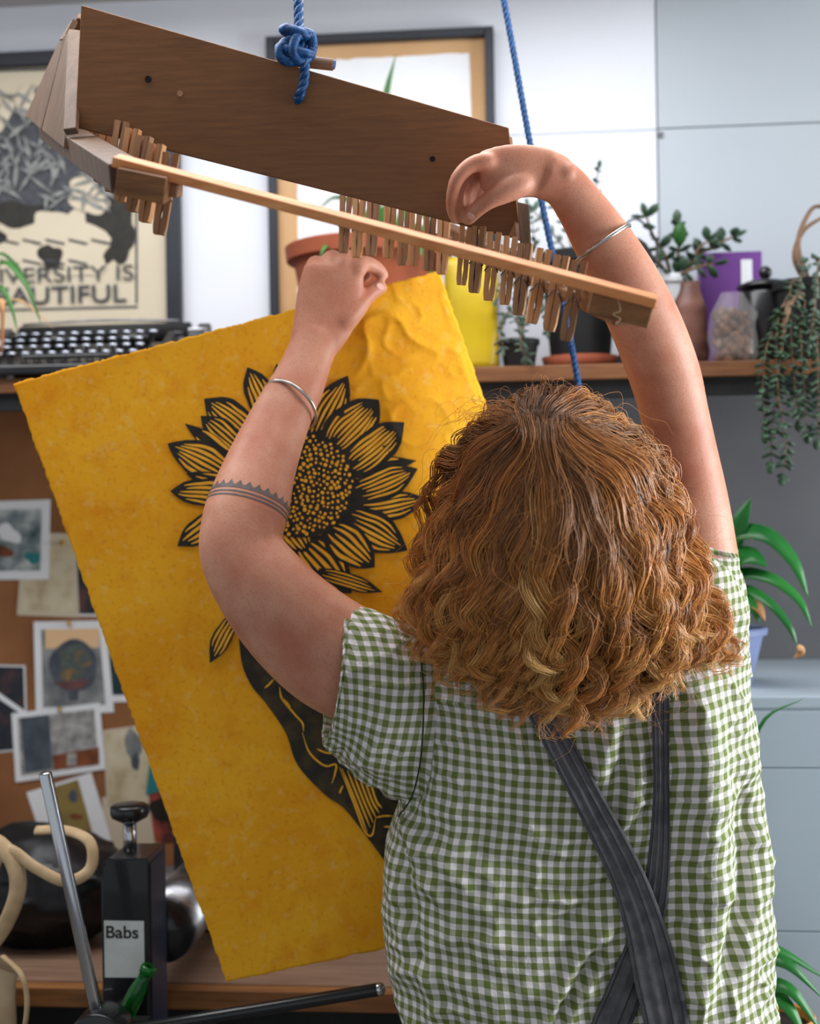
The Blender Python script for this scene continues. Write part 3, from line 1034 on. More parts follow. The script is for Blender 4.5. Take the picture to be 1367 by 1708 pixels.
def card(name, label, quad, border_px, pic, shapes=(), t=0.018, pin=None, cat='card', paper='white_paper'):
    """card pinned flat on the board; quad of photo pixels tl,tr,br,bl"""
    P = [onw(x, y, t) for x, y in quad]
    c = sum(P, Vector()) / 4
    r = wall_thing(name, label, cat, c, group='cards pinned under the shelf')
    L = np.array([[q.x - c.x, q.z - c.z] for q in P])
    fr = ((0, 0, 0), (1, 0, 0), (0, 0, 1), (0, -1, 0))
    MB().prism(L, -0.0006, 0.0, fr).build('paper', M[paper], r)
    if pic is not None:
        sz = np.abs(L).max(0)
        k = 1 - border_px / F * WALLD / sz
        MB().prism(L * k, 0.0001, 0.0004, fr).build('picture', pic, r)
    for j, (poly, mm) in enumerate(shapes):
        V = []
        for x, y in poly:
            q = onw(x, y, t)
            V.append([q.x - c.x, q.z - c.z])
        MB().prism(V, 0.0005, 0.0007 + 0.0002 * j, fr).build('printed_shape', mm, r)
    if pin:
        q = onw(pin[0], pin[1], t)
        po = MB().lathe([(0, 0.0), (0.0012, 0.0), (0.0012, 0.004), (0.005, 0.004), (0.005, 0.006), (0.002, 0.009), (0, 0.009)], 14, (q.x - c.x, -0.0008, q.z - c.z), Matrix.Rotation(math.pi / 2, 3, 'X')).build('pin', M['brass'], r, True)
    return r


ga = gpic('grey_blue_picture', (196, 200, 198), (62, 80, 86), (130, 140, 142), 26)
gb = gpic('pale_botanical_picture', (206, 196, 172), (168, 150, 116), (196, 184, 154), 22)
gc = gpic('dark_picture', (26, 28, 34), (96, 60, 56), (34, 40, 48), 18)
gd = gpic('grey_green_picture', (150, 152, 150), (84, 90, 96), (120, 122, 122), 20)
ge = gpic('teal_dark_picture', (22, 40, 44), (34, 62, 62), (26, 48, 52), 14)
gg = gpic('mixed_grey_picture', (176, 176, 172), (112, 110, 110), (150, 148, 146), 50)
gh = gpic('ochre_picture', (150, 128, 66), (116, 100, 58), (136, 116, 62), 20)
gv = gpic('vase_picture', (92, 100, 92), (150, 110, 52), (70, 82, 78), 40)
peach = mat('peach_print', (222, 184, 140), 0.7)
slate = mat('slate_print', (58, 66, 76), 0.7, col2=(80, 88, 96), vs=30)
rust = mat('rust_print', (140, 76, 40), 0.7, col2=(90, 50, 30), vs=25)
mauve = mat('mauve_print', (116, 72, 70), 0.7, col2=(90, 60, 60), vs=25)
card('photo_print', 'dark narrow photo tucked behind the pale botanical card', [(122, 925), (172, 925), (172, 1028), (122, 1028)], 4, gc, t=0.0172)
card('postcard', 'pale botanical postcard overlapped by the white-bordered photo', [(38, 888), (126, 890), (132, 1030), (28, 1026)], 9, gb, t=0.0182, pin=(105, 905), paper='cream')
card('photo_print', 'white-bordered grey-blue photo at the left edge above the postcard', [(-70, 838), (84, 833), (81, 966), (-70, 968)], 15, ga, [(blob(15, 890, 20, 14, 0.4, 0.3, 16, 3), M['white_paper']), (blob(55, 930, 14, 9, 0, 0.3, 16, 4), M['teal']), (blob(8, 920, 16, 8, 0.2, 0.3, 16, 9), rust)], t=0.0194)
card('photo_print', 'dark teal photo with white border behind the vase picture', [(150, 1060), (228, 1062), (228, 1170), (150, 1172)], 12, ge, t=0.0172)
card('photo_print', 'tall white-bordered picture of a round patterned vase', [(56, 1037), (176, 1035), (190, 1188), (60, 1194)], 14, gd,
     [([(75, 1050), (165, 1048), (166, 1080), (76, 1082)], peach), (blob(123, 1110, 42, 42, 0, 0.08, 22, 5), slate), (blob(124, 1105, 26, 30, 0, 0.2, 22, 6), gv), ([(88, 1138), (150, 1133), (140, 1147), (112, 1152)], mauve), ([(112, 1150), (132, 1150), (130, 1168), (116, 1168)], slate)], t=0.0184, pin=(117, 1040))
card('photo_print', 'dark picture cut off by the left edge with a pale diagonal strip', [(-60, 1108), (42, 1110), (46, 1250), (-60, 1262)], 3, gc, [([(-30, 1135), (42, 1186), (39, 1193), (-30, 1146)], M['white_paper'])], t=0.0176)
card('photo_print', 'white-bordered landscape photo with dark left half and brown strip', [(19, 1190), (166, 1172), (176, 1283), (26, 1305)], 11, gg,
     [([(34, 1198), (82, 1192), (88, 1282), (42, 1290)], slate), ([(88, 1260), (165, 1246), (166, 1274), (90, 1284)], rust), ([(112, 1258), (128, 1256), (128, 1276), (112, 1278)], gg)], t=0.0196, pin=(101, 1182))
card('botanical_card', 'pale grey-green card with a dark leaf beside the paper edge', [(172, 1218), (244, 1208), (254, 1340), (178, 1345)], 5, gb, [(blob(222, 1240, 13, 26, -0.3, 0.25, 16, 8), gd), (blob(226, 1270, 7, 16, -0.1, 0.2, 14, 18), slate)], t=0.0178, paper='cream')
card('art_card', 'tilted white card with an ochre picture below the landscape photo', [(44, 1322), (152, 1288), (186, 1402), (70, 1400)], 1, None,
     [([(90, 1312), (130, 1300), (156, 1395), (104, 1398)], gh), (blob(127, 1362, 11, 5, 0, 0.2, 14, 3), rust), (blob(122, 1328, 8, 10, 0, 0.2, 14, 5), slate)], t=0.0188)
card('notecard', 'plain beige card half hidden under the leaf card', [(170, 1330), (262, 1322), (268, 1420), (176, 1425)], 2, None, t=0.0170, paper='cream')
card('teal_tag', 'teal paper tag hanging beside the yellow sheet edge', [(250, 1268), (275, 1262), (272, 1318), (243, 1326)], 1, None, t=0.0200, paper='teal')
card('red_poster', 'red and dark print mostly hidden behind the yellow sheet', [(246, 1315), (330, 1300), (345, 1400), (258, 1405)], 1, None, [(blob(280, 1345, 30, 26, 0.2, 0.3, 18, 7), M['ink'])], t=0.0186, paper='red_print')
# ================================================================== BENCH, PRESS, BAGS (left, below)
BT = 0.60
BZ = onw(420, 1652, BT).z
bx0, bx1 = -1.9, 0.27
bench = wall_thing('workbench', 'long brown wooden workbench top below the pinboard', 'bench', (0, 0, 0))
nb = 5
for i in range(nb):
    y0 = -BT + 0.03 + i * (BT - 0.03) / nb
    wbox('plank', bx0, bx1, y0 + 0.0008, y0 + (BT - 0.03) / nb - 0.0008, BZ - 0.03, BZ, M['bench'], bench, 0.0015)
wbox('front_edge', bx0, bx1, -BT, -BT + 0.029, BZ - 0.032, BZ - 0.001, M['bench_edge'], bench, 0.002)
wbox('apron', bx0 + 0.05, bx1 - 0.05, -BT + 0.08, -BT + 0.10, BZ - 0.13, BZ - 0.032, M['black_matte'], bench)
wbox('lower_shelf', bx0 + 0.05, bx1 - 0.03, -BT + 0.05, -0.02, 0.40, 0.425, M['shelf'], bench)
for x in (bx0 + 0.06, bx1 - 0.06):
    for y in (-BT + 0.06, -0.06):
        wbox('leg', x - 0.03, x + 0.03, y - 0.03, y + 0.03, 0, BZ - 0.031, M['bench_edge'], bench)

# paper rolls and box on the lower shelf
for px, lab in ((655, 'white paper roll below the bench nearest the checked shirt'), (470, 'white paper roll lying under the bench behind the black spoke')):
    q = onw(px, 1700, BT - 0.12)
    o = MB().tube([(0, -0.10, 0.04), (0, 0.3, 0.04)], 0.04, 24).build('paper_roll', M['white_paper'], None, True, bevel=0.002)
    o.matrix_world = WM @ Matrix.Translation((q.x, -0.38, 0.4255))
    tag(o, lab, 'paper roll', 'paper rolls under the bench')
q = onw(640, 1700, BT - 0.1)
r = wall_thing('flat_file_box', 'white flat box on the lower shelf under the bench front', 'box', (onw(655, 1700, BT - 0.1).x - 0.47, -0.30, 0.4255))
MB().box((0, 0, 0.1), (0.34, 0.3, 0.2)).build('carton', M['white_paper'], r, bevel=0.003)
MB().box((0, 0, 0.21), (0.35, 0.31, 0.02)).build('lid', M['white_paper'], r, bevel=0.003)

# etching press
pc = onw(209, 1600, 0.72)
pr = wall_thing('etching_press', 'black tabletop etching press with a handwritten name label and steel spokes', 'press', (pc.x, -0.72, 0))


def pl(px, py, t):
    q = onw(px, py, t)
    return np.array([q.x - pc.x, q.y + 0.72, q.z])


cw = (onw(249, 1500, 0.72).x - onw(170, 1500, 0.72).x)
ztop = pl(209, 1432, 0.72)[2]
wb_ = MB()
for y, zb in ((0.05, 0.30), (0.46, BZ + 0.001)):
    MB().prism([(-cw / 2, zb), (cw / 2, zb), (cw / 2, ztop), (-cw / 2 + 0.012, ztop), (-cw / 2, ztop - 0.012)], y - 0.05, y + 0.05, ((0, 0, 0), (1, 0, 0), (0, 0, 1), (0, 1, 0))).build('cheek', M['black'], pr, bevel=0.003)
MB().box((0, 0.05, 0.15), (cw * 1.4, 0.09, 0.30)).build('stand_leg', M['black_matte'], pr)
# blue-black edge strip on the cheek's right face
MB().box((cw / 2 + 0.001, 0.05, (ztop + 0.3) / 2), (0.002, 0.08, ztop - 0.32)).build('edge_strip', mat('blue_black_paint', (44, 48, 62), 0.4), pr)
# roller between the cheeks
rc = pl(258, 1566, 0.66)
MB().tube([(rc[0], 0.115, rc[2]), (rc[0], 0.395, rc[2])], 0.052, 40).build('roller', M['steel'], pr, True)
MB().tube([(rc[0], 0.101, rc[2]), (rc[0], 0.114, rc[2])], 0.050, 40).build('roller_end', M['black'], pr, True)
# pressure screw with knob
kc = pl(214, 1430, 0.68)
MB().tube([(kc[0], 0.05, ztop - 0.01), (kc[0], 0.05, pl(214, 1366, 0.67)[2])], 0.010, 16).build('pressure_screw', M['chrome'], pr, True)
kz = pl(214, 1356, 0.67)[2]
MB().lathe([(0, kz - 0.014), (0.012, kz - 0.014), (0.027, kz - 0.006), (0.029, kz), (0.029, kz + 0.010), (0.025, kz + 0.013), (0, kz + 0.013)], 28, (kc[0], 0.05, 0)).build('screw_knob', M['black'], pr, True)
# label
a, b = pl(175, 1630, 0.72), pl(240, 1536, 0.72)
lb_ = MB().prism([(a[0], a[2]), (b[0], a[2] + 0.0005), (b[0], b[2]), (a[0], b[2])], 0.0002, 0.0008, ((0, 0, 0), (1, 0, 0), (0, 0, 1), (0, -1, 0))).build('name_label', mat('off_white_label', (204, 208, 204), 0.6, col2=(192, 196, 192), vs=30), pr)
wl = b[0] - a[0]
hl = b[2] - a[2]
lettering('Babs', a[0] + 0.05 * wl, a[0] + 0.86 * wl, b[2] - 0.31 * hl, b[2] - 0.09 * hl, -0.0009, M['ink'], lb_, 0.018)
# star wheel with spokes
hub = pl(170, 1727, 0.82)
for (px, py), tp in (((75, 1288), 0.845), ((632, 1650), 0.80), ((265, 2170), 0.80), ((-290, 1800), 0.82)):
    e = pl(px, py, tp)
    MB().tube([hub + (e - hub) * 0.05, e], 0.0092, 18).build('spoke', M['chrome'] if px != 632 else M['black'], pr, True, bevel=0.003)
    if px == 632:
        MB().ell(e, (0.0094, 0.0094, 0.0094), 14).build('spoke_tip', M['chrome'], pr, True)
MB().tube([hub + (0, -0.03, 0), hub + (0, 0.03, 0)], 0.04, 28).build('hub', M['black'], pr, True, bevel=0.004)
MB().tube([hub + (0, 0.02, 0), (hub[0], 0.06, hub[2])], 0.014, 18).build('drive_shaft', M['steel'], pr, True)
# tray that carries the bottle
tz = pl(205, 1704, 0.76)[2]
MB().box((pl(205, 1704, 0.76)[0], -0.035, tz - 0.008), (0.06, 0.07, 0.006)).build('tool_tray', M['black_matte'], pr)

# green glass bottle leaning in the tray
e0, e1 = onw(206, 1700, 0.758), onw(249, 1612, 0.758)
ax = (e1 - e0)
L = ax.length
zz = ax.normalized()
xx = zz.cross(Vector((0, 1, 0))).normalized()
yy = zz.cross(xx)
Mb = WM @ Matrix(((xx.x, yy.x, zz.x, e0.x), (xx.y, yy.y, zz.y, e0.y), (xx.z, yy.z, zz.z, e0.z), (0, 0, 0, 1)))
bo = empty('glass_bottle', 'small green glass bottle leaning on the black press', 'bottle', Mb)
MB().lathe([(0, 0), (0.011, 0), (0.013, 0.004), (0.013, L * 0.5), (0.0105, L * 0.66), (0.009, L * 0.72), (0.009, L * 0.9), (0, L * 0.9)], 24).build('bottle_body', M['green_glass'], bo, True)
MB().lathe([(0.007, L * 0.88), (0.0115, L * 0.88), (0.012, L * 0.95), (0.011, L), (0.007, L)], 24, caps=False).build('rim', M['green_glass'], bo, True)

# black bag on the bench
q = onw(75, 1600, 0.42)
r = wall_thing('plastic_bag', 'glossy black plastic bag slumped on the bench behind the press', 'bag', (q.x - 0.02, -0.36, BZ + 0.001))
th = np.linspace(0, 2 * math.pi, 64, endpoint=False)
G = []
hb = 0.20
for i in range(40):
    u = i / 39
    rad = 0.145 * math.sin(min(1, 0.35 + u * 1.4) * math.pi / 2) * (1 if u < 0.55 else max(0.1, math.cos((u - 0.55) / 0.45 * 1.45)) ** 0.7)
    P = np.stack([rad * 1.05 * np.cos(th), rad * 0.8 * np.sin(th), np.full_like(th, hb * u)], 1)
    f = 1 + 0.10 * vnoise(P, 14, 2) + 0.12 * (1 - np.abs(vnoise(P, 26, 3))) ** 3 - 0.05
    P[:, :2] *= f[:, None]
    P[:, 2] += (u > 0.05) * 0.03 * vnoise(P, 10, 5) * u
    G.append(P)
MB().rings(np.array(G)).build('bag_body', M['bag'], r, True)

# canvas tote with webbing handles at the left edge
q = onw(-35, 1700, 0.70)
r = wall_thing('tote_bag', 'cream canvas tote bag with looped webbing handles at the lower left corner', 'bag', (q.x, -0.70, 0.425))


def tl(px, py, t):
    q2 = onw(px, py, t)
    return np.array([q2.x - q.x, q2.y + 0.70, q2.z - 0.425])


G = []
ztt = tl(0, 1590, 0.70)[2]
for i in range(20):
    u = i / 19
    P = np.stack([0.085 * np.sign(np.cos(th)) * np.abs(np.cos(th)) ** 0.6, 0.05 * np.sin(th) * (1 - 0.55 * u), np.full_like(th, 0.002 + ztt * u)], 1)
    P[:, 0] += 0.012 * vnoise(P, 14, 8) - 0.03 * u
    P[:, 1] += 0.008 * vnoise(P, 20, 9)
    P[:, 2] -= 0.03 * u * np.clip(np.cos(th), 0, 1)
    G.append(P)
MB().rings(np.array(G), False).build('canvas_body', M['canvas'], r, True)
for pts, rr in (([(-30, 1600, .72), (10, 1540, .74), (30, 1480, .74), (18, 1430, .74), (-20, 1405, .74), (-60, 1480, .74), (-80, 1600, .72)], 0.013),
                ([(-40, 1600, .70), (-20, 1480, .74), (10, 1418, .74), (60, 1448, .74), (110, 1470, .74), (150, 1450, .73), (150, 1405, .72), (110, 1385, .70), (60, 1385, .69)], 0.0085),
                ([(5, 1595, .75), (35, 1625, .765), (45, 1665, .765), (40, 1720, .765), (20, 1800, .75)], 0.006)):
    MB().tube(crom([tl(*p_) for p_ in pts], 48), rr, 10, flat=0.55).build('handle', M['rope_cream'], r, True)

# ================================================================== RIGHT SIDE: CHEST, PLANTS
CZ = 1.19
ct = 0.55
cx0, cx1 = 0.30, 1.7
ch = wall_thing('plan_chest', 'pale blue-grey metal plan chest standing against the right wall panels', 'cabinet', (0, 0, 0))
wbox('carcass', cx0, cx1, -ct + 0.0035, -0.014, 0.06, CZ - 0.02, M['chest'], ch)
wbox('top_panel', cx0, cx1, -ct, -0.014, CZ - 0.02, CZ, M['chest'], ch, 0.003)
wbox('plinth', cx0 + 0.03, cx1 - 0.03, -ct + 0.06, -0.02, 0, 0.06, M['black_matte'], ch)
zz_ = CZ - 0.022
for hgt in (0.088, 0.25, 0.25, 0.25, 0.25):
    d = wbox('drawer', cx0 + 0.01, cx1 - 0.01, -ct, -ct + 0.003, zz_ - hgt + 0.001, zz_ - 0.001, M['chest'], ch, 0.001)
    for hx in (0.95, 1.45):
        MB().tube(crom([(hx - 0.05, -ct, zz_ - hgt / 2), (hx - 0.04, -ct - 0.022, zz_ - hgt / 2), (hx + 0.04, -ct - 0.022, zz_ - hgt / 2), (hx + 0.05, -ct, zz_ - hgt / 2)], 14), 0.004, 8).build('handle', M['steel'], d, True)
    zz_ -= hgt

bp = onw(1205, 1150, 0.40)
bp.z = CZ + 0.0005
r = wall_thing('potted_peace_lily', 'glossy green peace lily with browning tips in a blue-grey pot beside the shoulder', 'plant', bp)
pot(r, 0.068, 0.046, at_z(1205, 0.40, 1046) - CZ, M['blue_pot'], 0.012)
for pts, wd, mm, fo_ in (([(1210, 1040, .40), (1215, 930, .41), (1235, 870, .42), (1252, 830, .42)], 0.040, 'leaf_lily', .3),
                     ([(1205, 1040, .40), (1215, 910, .41), (1270, 893, .44), (1320, 935, .46), (1348, 998, .47)], 0.038, 'leaf_lily', .35),
                     ([(1205, 1040, .40), (1215, 960, .42), (1245, 930, .45), (1280, 945, .47)], 0.062, 'leaf_lily', .2),
                     ([(1205, 1040, .40), (1225, 965, .44), (1280, 965, .47), (1330, 1000, .49), (1354, 1048, .50)], 0.026, 'leaf_lily', .3),
                     ([(1208, 1040, .40), (1235, 985, .45), (1280, 1005, .50), (1315, 1045, .52), (1330, 1080, .52)], 0.020, 'leaf_lily', .3),
                     ([(1205, 1040, .40), (1230, 990, .46), (1252, 1010, .49), (1266, 1040, .50)], 0.026, 'leaf_lily', .2),
                     ([(1330, 1076, .52), (1335, 1088, .52), (1322, 1098, .52)], 0.014, 'leaf_dry', .2),
                     ([(1240, 1000, .47), (1262, 1012, .49), (1276, 1036, .50)], 0.02, 'leaf_dry', .2),
                     ([(1205, 1040, .40), (1150, 900, .40), (1080, 900, .40), (1040, 960, .38)], 0.034, 'leaf_lily', .3),
                     ([(1205, 1040, .40), (1190, 930, .30), (1180, 880, .24), (1160, 900, .2)], 0.036, 'leaf_lily', .3)):
    b = MB()
    blade(b, [rel(a, c, t, bp) for a, c, t in pts], wd, fo_, 20, 1.3)
    b.build('leaf', M[mm], r, True)

# low stand with a strap-leaf plant
c0 = U(1290, 1700, 2.06)
st = empty('plant_stand', 'small wooden stool under the lower right strap-leaf plant', 'stool', Matrix.Translation((c0[0], c0[1], 0)))
SZ = 0.62
MB().lathe([(0, SZ - 0.025), (0.08, SZ - 0.025), (0.085, SZ - 0.02), (0.085, SZ - 0.004), (0.08, SZ), (0, SZ)], 32).build('seat', M['bench_edge'], st, True)
for a in (0.8, 2.4, 3.9, 5.5):
    MB().tube([(0.055 * math.cos(a), 0.05 * math.sin(a), SZ - 0.026), (0.075 * math.cos(a), 0.062 * math.sin(a), 0)], 0.012, 12).build('leg', M['bench_edge'], st, True)
r = empty('potted_clivia', 'dark green strap-leaf plant in an ochre pot at the lower right corner', 'plant', Matrix.Translation((c0[0], c0[1], SZ + 0.0005)))
pot(r, 0.055, 0.042, 0.125, M['orange'], 0.016)


def wr(px, py, d):
    return U(px, py, d) - np.array([c0[0], c0[1], SZ + 0.0005])


for pts, wd in (([(1290, 1690, 2.06), (1262, 1610, 2.06), (1310, 1608, 2.03), (1375, 1668, 2.02)], 0.030), ([(1290, 1690, 2.06), (1275, 1648, 2.04), (1320, 1655, 2.01), (1375, 1730, 2.0)], 0.030),
                ([(1290, 1690, 2.07), (1255, 1590, 2.08), (1300, 1588, 2.08), (1385, 1638, 2.08)], 0.026), ([(1290, 1690, 2.05), (1290, 1660, 2.02), (1320, 1690, 2.0), (1345, 1740, 1.99)], 0.028),
                ([(1290, 1690, 2.07), (1225, 1450, 2.08), (1262, 1222, 2.09), (1342, 1163, 2.09)], 0.011), ([(1290, 1690, 2.06), (1240, 1620, 2.07), (1180, 1640, 2.08), (1150, 1720, 2.08)], 0.03)):
    b = MB()
    blade(b, [wr(*p_) for p_ in pts], wd, 0.3, 20)
    b.build('leaf', M['leaf_lily'], r, True)

# ================================================================== DRYING RACK
bb = U(480, 270, 1.78)
rack = empty('drying_rack', 'hanging wooden print drying rack with a broad brown board and long pine slat', 'drying rack', Matrix.Translation(bb))


def slab(P4, th, name, m, parent=rack, bevel=0.0012, org=bb, away=True):
    """board from four corner points with real thickness behind (away from the camera)"""
    P = np.array(P4)
    n = nrm(np.cross(P[1] - P[0], P[3] - P[0]))
    if (n @ (P.mean(0) - CAM) > 0) != away:
        n = -n
    b = MB()
    V = np.vstack([P, P + n * th]) - org
    b.add(V, [(0, 1, 2, 3), (7, 6, 5, 4), (0, 4, 5, 1), (1, 5, 6, 2), (2, 6, 7, 3), (3, 7, 4, 0)])
    return b.build(name, m, parent, bevel=bevel)


def beam(A, B, w, h, name, m, parent=rack, org=bb, up=(0, -0.38, 0.92), bevel=0.0015):
    """rectangular bar from A to B, w across, h along the up direction"""
    A, B = np.asarray(A), np.asarray(B)
    d = nrm(B - A)
    s = nrm(np.cross(d, np.asarray(up, float)))
    u = np.cross(s, d)
    V = []
    for P in (A, B):
        for i, j in ((-1, -1), (1, -1), (1, 1), (-1, 1)):
            V.append(P + s * w / 2 * i + u * h / 2 * j - org)
    return MB().add(V, [(0, 1, 2, 3), (7, 6, 5, 4), (0, 4, 5, 1), (1, 5, 6, 2), (2, 6, 7, 3), (3, 7, 4, 0)]).build(name, m, parent, bevel=bevel)


DT, DB = 1.755, 1.775                     # board top / bottom depth


def board_d(px, py):
    top = 8 + (px - 135) * 0.2875
    bot = 212 + (px - 125) * 0.253
    return DT + (DB - DT) * (py - top) / (bot - top)


slab([U(135, 8, DT), U(848, 213, DT), U(868, 400, DB), U(125, 212, DB)], 0.009, 'front_board', M['ply'])
slab([U(128, 30, 1.90), U(843, 232, 1.90), U(695, 325, 2.10), U(50, 196, 2.10)], 0.009, 'back_board', M['ply'])
slab([U(114, 48, 1.875), U(133, 50, 1.868), U(126, 213, 1.742), U(105, 216, 1.76)], 0.010, 'end_cleat', M['ply_edge'])
slab([U(109, 58, 1.885), U(114, 50, 1.878), U(105, 246, 1.77), U(69, 217, 1.90)], 0.008, 'end_plank', M['ply_edge'])
slab([U(102, 58, 1.90), U(109, 58, 1.886), U(68, 216, 1.905), U(42, 194, 2.06)], 0.008, 'end_plank', M['ply_edge'])
slab([U(118, 36, 1.895), U(122, 30, 1.89), U(104, 66, 1.89), U(98, 66, 1.90)], 0.008, 'end_cleat', M['ply_edge'])
slab([U(862, 336, 1.755), U(880, 340, 1.75), U(884, 424, 1.735), U(868, 424, 1.735)], 0.010, 'end_cleat', M['ply_edge'])
slab([U(846, 225, 1.88), U(862, 400, 1.75), U(780, 362, 1.90), U(740, 345, 2.0)], 0.008, 'end_plank', M['ply'])
# holes in the board
for px, py, rr in ((247, 132, 5.5), (300, 156, 5), (721, 265, 4.5)):
    d = board_d(px, py)
    Cc = U(px, py, d - 0.0012) - bb
    n = nrm(np.cross(U(848, 213, DT) - U(135, 8, DT), U(125, 212, DB) - U(135, 8, DT)))
    e1 = nrm(U(848, 213, DT) - U(135, 8, DT))
    e2 = np.cross(n, e1)
    r_ = rr / F * d
    tt = np.linspace(0, 2 * math.pi, 16, endpoint=False)
    MB().prism(np.stack([r_ * np.cos(tt), r_ * np.sin(tt)], 1), -0.0008, 0.0008, (Cc, e1, e2, n)).build('drilled_hole', M['hole'] if px != 300 else M['peg_dark'], rack)
# cross pieces, blocks, slat
beam(U(212, 296, 1.487), U(86, 214, 2.08), 0.036, 0.030, 'cross_piece', M['ply_edge'])
beam(U(1040, 522, 1.475), U(742, 388, 2.02), 0.022, 0.026, 'cross_piece', M['block'])
beam(U(192, 267, 1.475), U(1094, 503, 1.452), 0.024, 0.0105, 'front_slat', M['pine'])
beam(U(199, 299, 1.472), U(281, 316, 1.470), 0.026, 0.028, 'end_block', M['block'])
beam(U(985, 496, 1.470), U(1086, 521, 1.466), 0.026, 0.029, 'end_block', M['block'])
beam(U(280, 314, 1.482), U(300, 318, 1.480), 0.016, 0.014, 'end_block', M['peg_dark'])
PEG_R = (U(963, 497, 1.505), U(765, 408, 1.835))
beam(PEG_R[0], PEG_R[1], 0.010, 0.010, 'peg_rail', M['block'])
PEG_B = (U(752, 402, 1.865), U(562, 362, 1.925))
beam(PEG_B[0], PEG_B[1], 0.010, 0.010, 'peg_rail', M['block'])
beam(U(275, 322, 1.515), U(118, 232, 2.02), 0.010, 0.010, 'peg_rail', M['block'])
# end grain splinter and loose thread on the right block
MB().tube(crom([U(1030, 500, 1.449) - bb, U(1034, 518, 1.448) - bb, U(1022, 524, 1.449) - bb, U(1034, 532, 1.449) - bb, U(1026, 541, 1.45) - bb], 24), 0.0004, 5).build('loose_thread', M['rope_cream'], rack, True)

# ------------------------------------------------------------------ ropes
CEILZ = CEIL - 0.002


def rope(name, label, pts, R, m, pitch=0.032):
    P = crom(pts, 160)
    org = P[0]
    r = empty(name, label, 'rope', Matrix.Translation(Vector(org)))
    T = nrm(np.gradient(P, axis=0))
    a = nrm(np.cross(T, (0.1, 1, 0.05)))
    b = np.cross(T, a)
    s = np.concatenate([[0], np.cumsum(np.linalg.norm(np.diff(P, axis=0), axis=1))])
    # resample finely enough to show the twist
    n = max(160, int(s[-1] / pitch * 12))
    si = np.linspace(0, s[-1], n)
    Pi = np.stack([np.interp(si, s, P[:, k]) for k in range(3)], 1)
    ai = nrm(np.stack([np.interp(si, s, a[:, k]) for k in range(3)], 1))
    bi = nrm(np.stack([np.interp(si, s, b[:, k]) for k in range(3)], 1))
    for k in range(3):
        ph = 2 * math.pi * (si / pitch + k / 3)
        H = Pi + R * 0.5 * (np.cos(ph)[:, None] * ai + np.sin(ph)[:, None] * bi) - org
        MB().tube(H, R * 0.56, 7).build('strand', m, r, True)
    return r, org


top1 = U(498, -20, 1.765)
cz1 = 854 - (CEILZ - 1.48) / 1.765 * F
hd = board_d(499, 168)
rope1, og = rope('rope', 'thick blue rope knotted through the rack board', [U(493, cz1, 1.765), U(497, -100, 1.765), U(498, 20, 1.758), U(500, 60, 1.748), U(508, 105, 1.744), U(506, 140, hd - 0.012), U(499, 160, hd - 0.010), U(497, 168, hd + 0.004)], 0.0062, M['rope_blue'])
kc = U(494, 74, 1.748)
ex, ez = np.array([1.0, 0, 0]), np.array([0, 0, 1.0])
ey = np.array([0, 1.0, 0])
for c, r1, r2, e1, e2 in ((U(495, 68, 1.748), 0.019, 0.010, nrm(ex + 0.35 * ez), nrm(ey - 0.2 * ez)), (U(492, 86, 1.748), 0.020, 0.011, nrm(ex - 0.25 * ez), nrm(ey + 0.2 * ez)),
                          (U(505, 78, 1.741), 0.013, 0.018, nrm(0.5 * ex + 0.3 * ey), nrm(ez + 0.2 * ex)), (U(482, 88, 1.741), 0.012, 0.011, nrm(ex + .2 * ey), nrm(ez)), (U(492, 55, 1.744), 0.015, 0.009, nrm(ex - 0.3 * ez), ey)):
    tt = np.linspace(0, 2 * math.pi, 33)
    P = c + r1 * np.cos(tt)[:, None] * e1 + r2 * np.sin(tt)[:, None] * e2 - og
    MB().tube(P, 0.0062, 10).build('knot_turn', M['rope_blue'], rope1, True)
MB().tube(crom([U(468, 52, 1.738) - og, U(480, 46, 1.736) - og, U(490, 56, 1.736) - og], 10), 0.0055, 8).build('knot_end', M['rope_blue'], rope1, True)
dw = empty('toggle_dowel', 'short brown dowel caught in the blue knot on the rack', 'dowel', Matrix.Translation(Vector(U(510, 102, 1.770))))
og2 = U(510, 102, 1.770)
MB().tube([U(463, 98, 1.770) - og2, U(556, 108, 1.770) - og2], 0.0075, 18).build('dowel_stick', M['dowel'], dw, True, bevel=0.001)
MB().tube([U(554, 107.5, 1.7695) - og2, U(558, 108.3, 1.769) - og2], 0.0058, 14).build('blue_tape', M['rope_blue'], dw, True)
cz2 = 854 - (CEILZ - 1.48) / 2.12 * F
rope('rope', 'thin blue rope slanting down behind the right wrist', [U(838 + (cz2) * 0.19, cz2, 2.12), U(840, 0, 2.12), U(882, 230, 2.12), U(912, 380, 2.12), U(942, 520, 2.12), U(966, 650, 2.12), U(1010, 900, 2.12), U(1060, 1180, 2.125)], 0.0048, M['rope_blue'], 0.026)
# ceiling hooks
for px, cz, d, lab in ((493, cz1, 1.765, 'steel hook in the ceiling above the knotted rope'), (838 + cz2 * 0.19, cz2, 2.12, 'steel hook in the ceiling above the slanting rope')):
    P = U(px, cz, d)
    tt = np.linspace(-1.2, 3.6, 24)
    o = MB().tube(np.stack([0.012 * np.cos(tt), 0 * tt, 0.012 * np.sin(tt) - 0.004], 1), 0.002, 8).build('ceiling_hook', M['steel'], None, True)
    o.location = Vector(P)
    tag(o, lab, 'hook')

# ------------------------------------------------------------------ clothes pegs
PL = 0.084


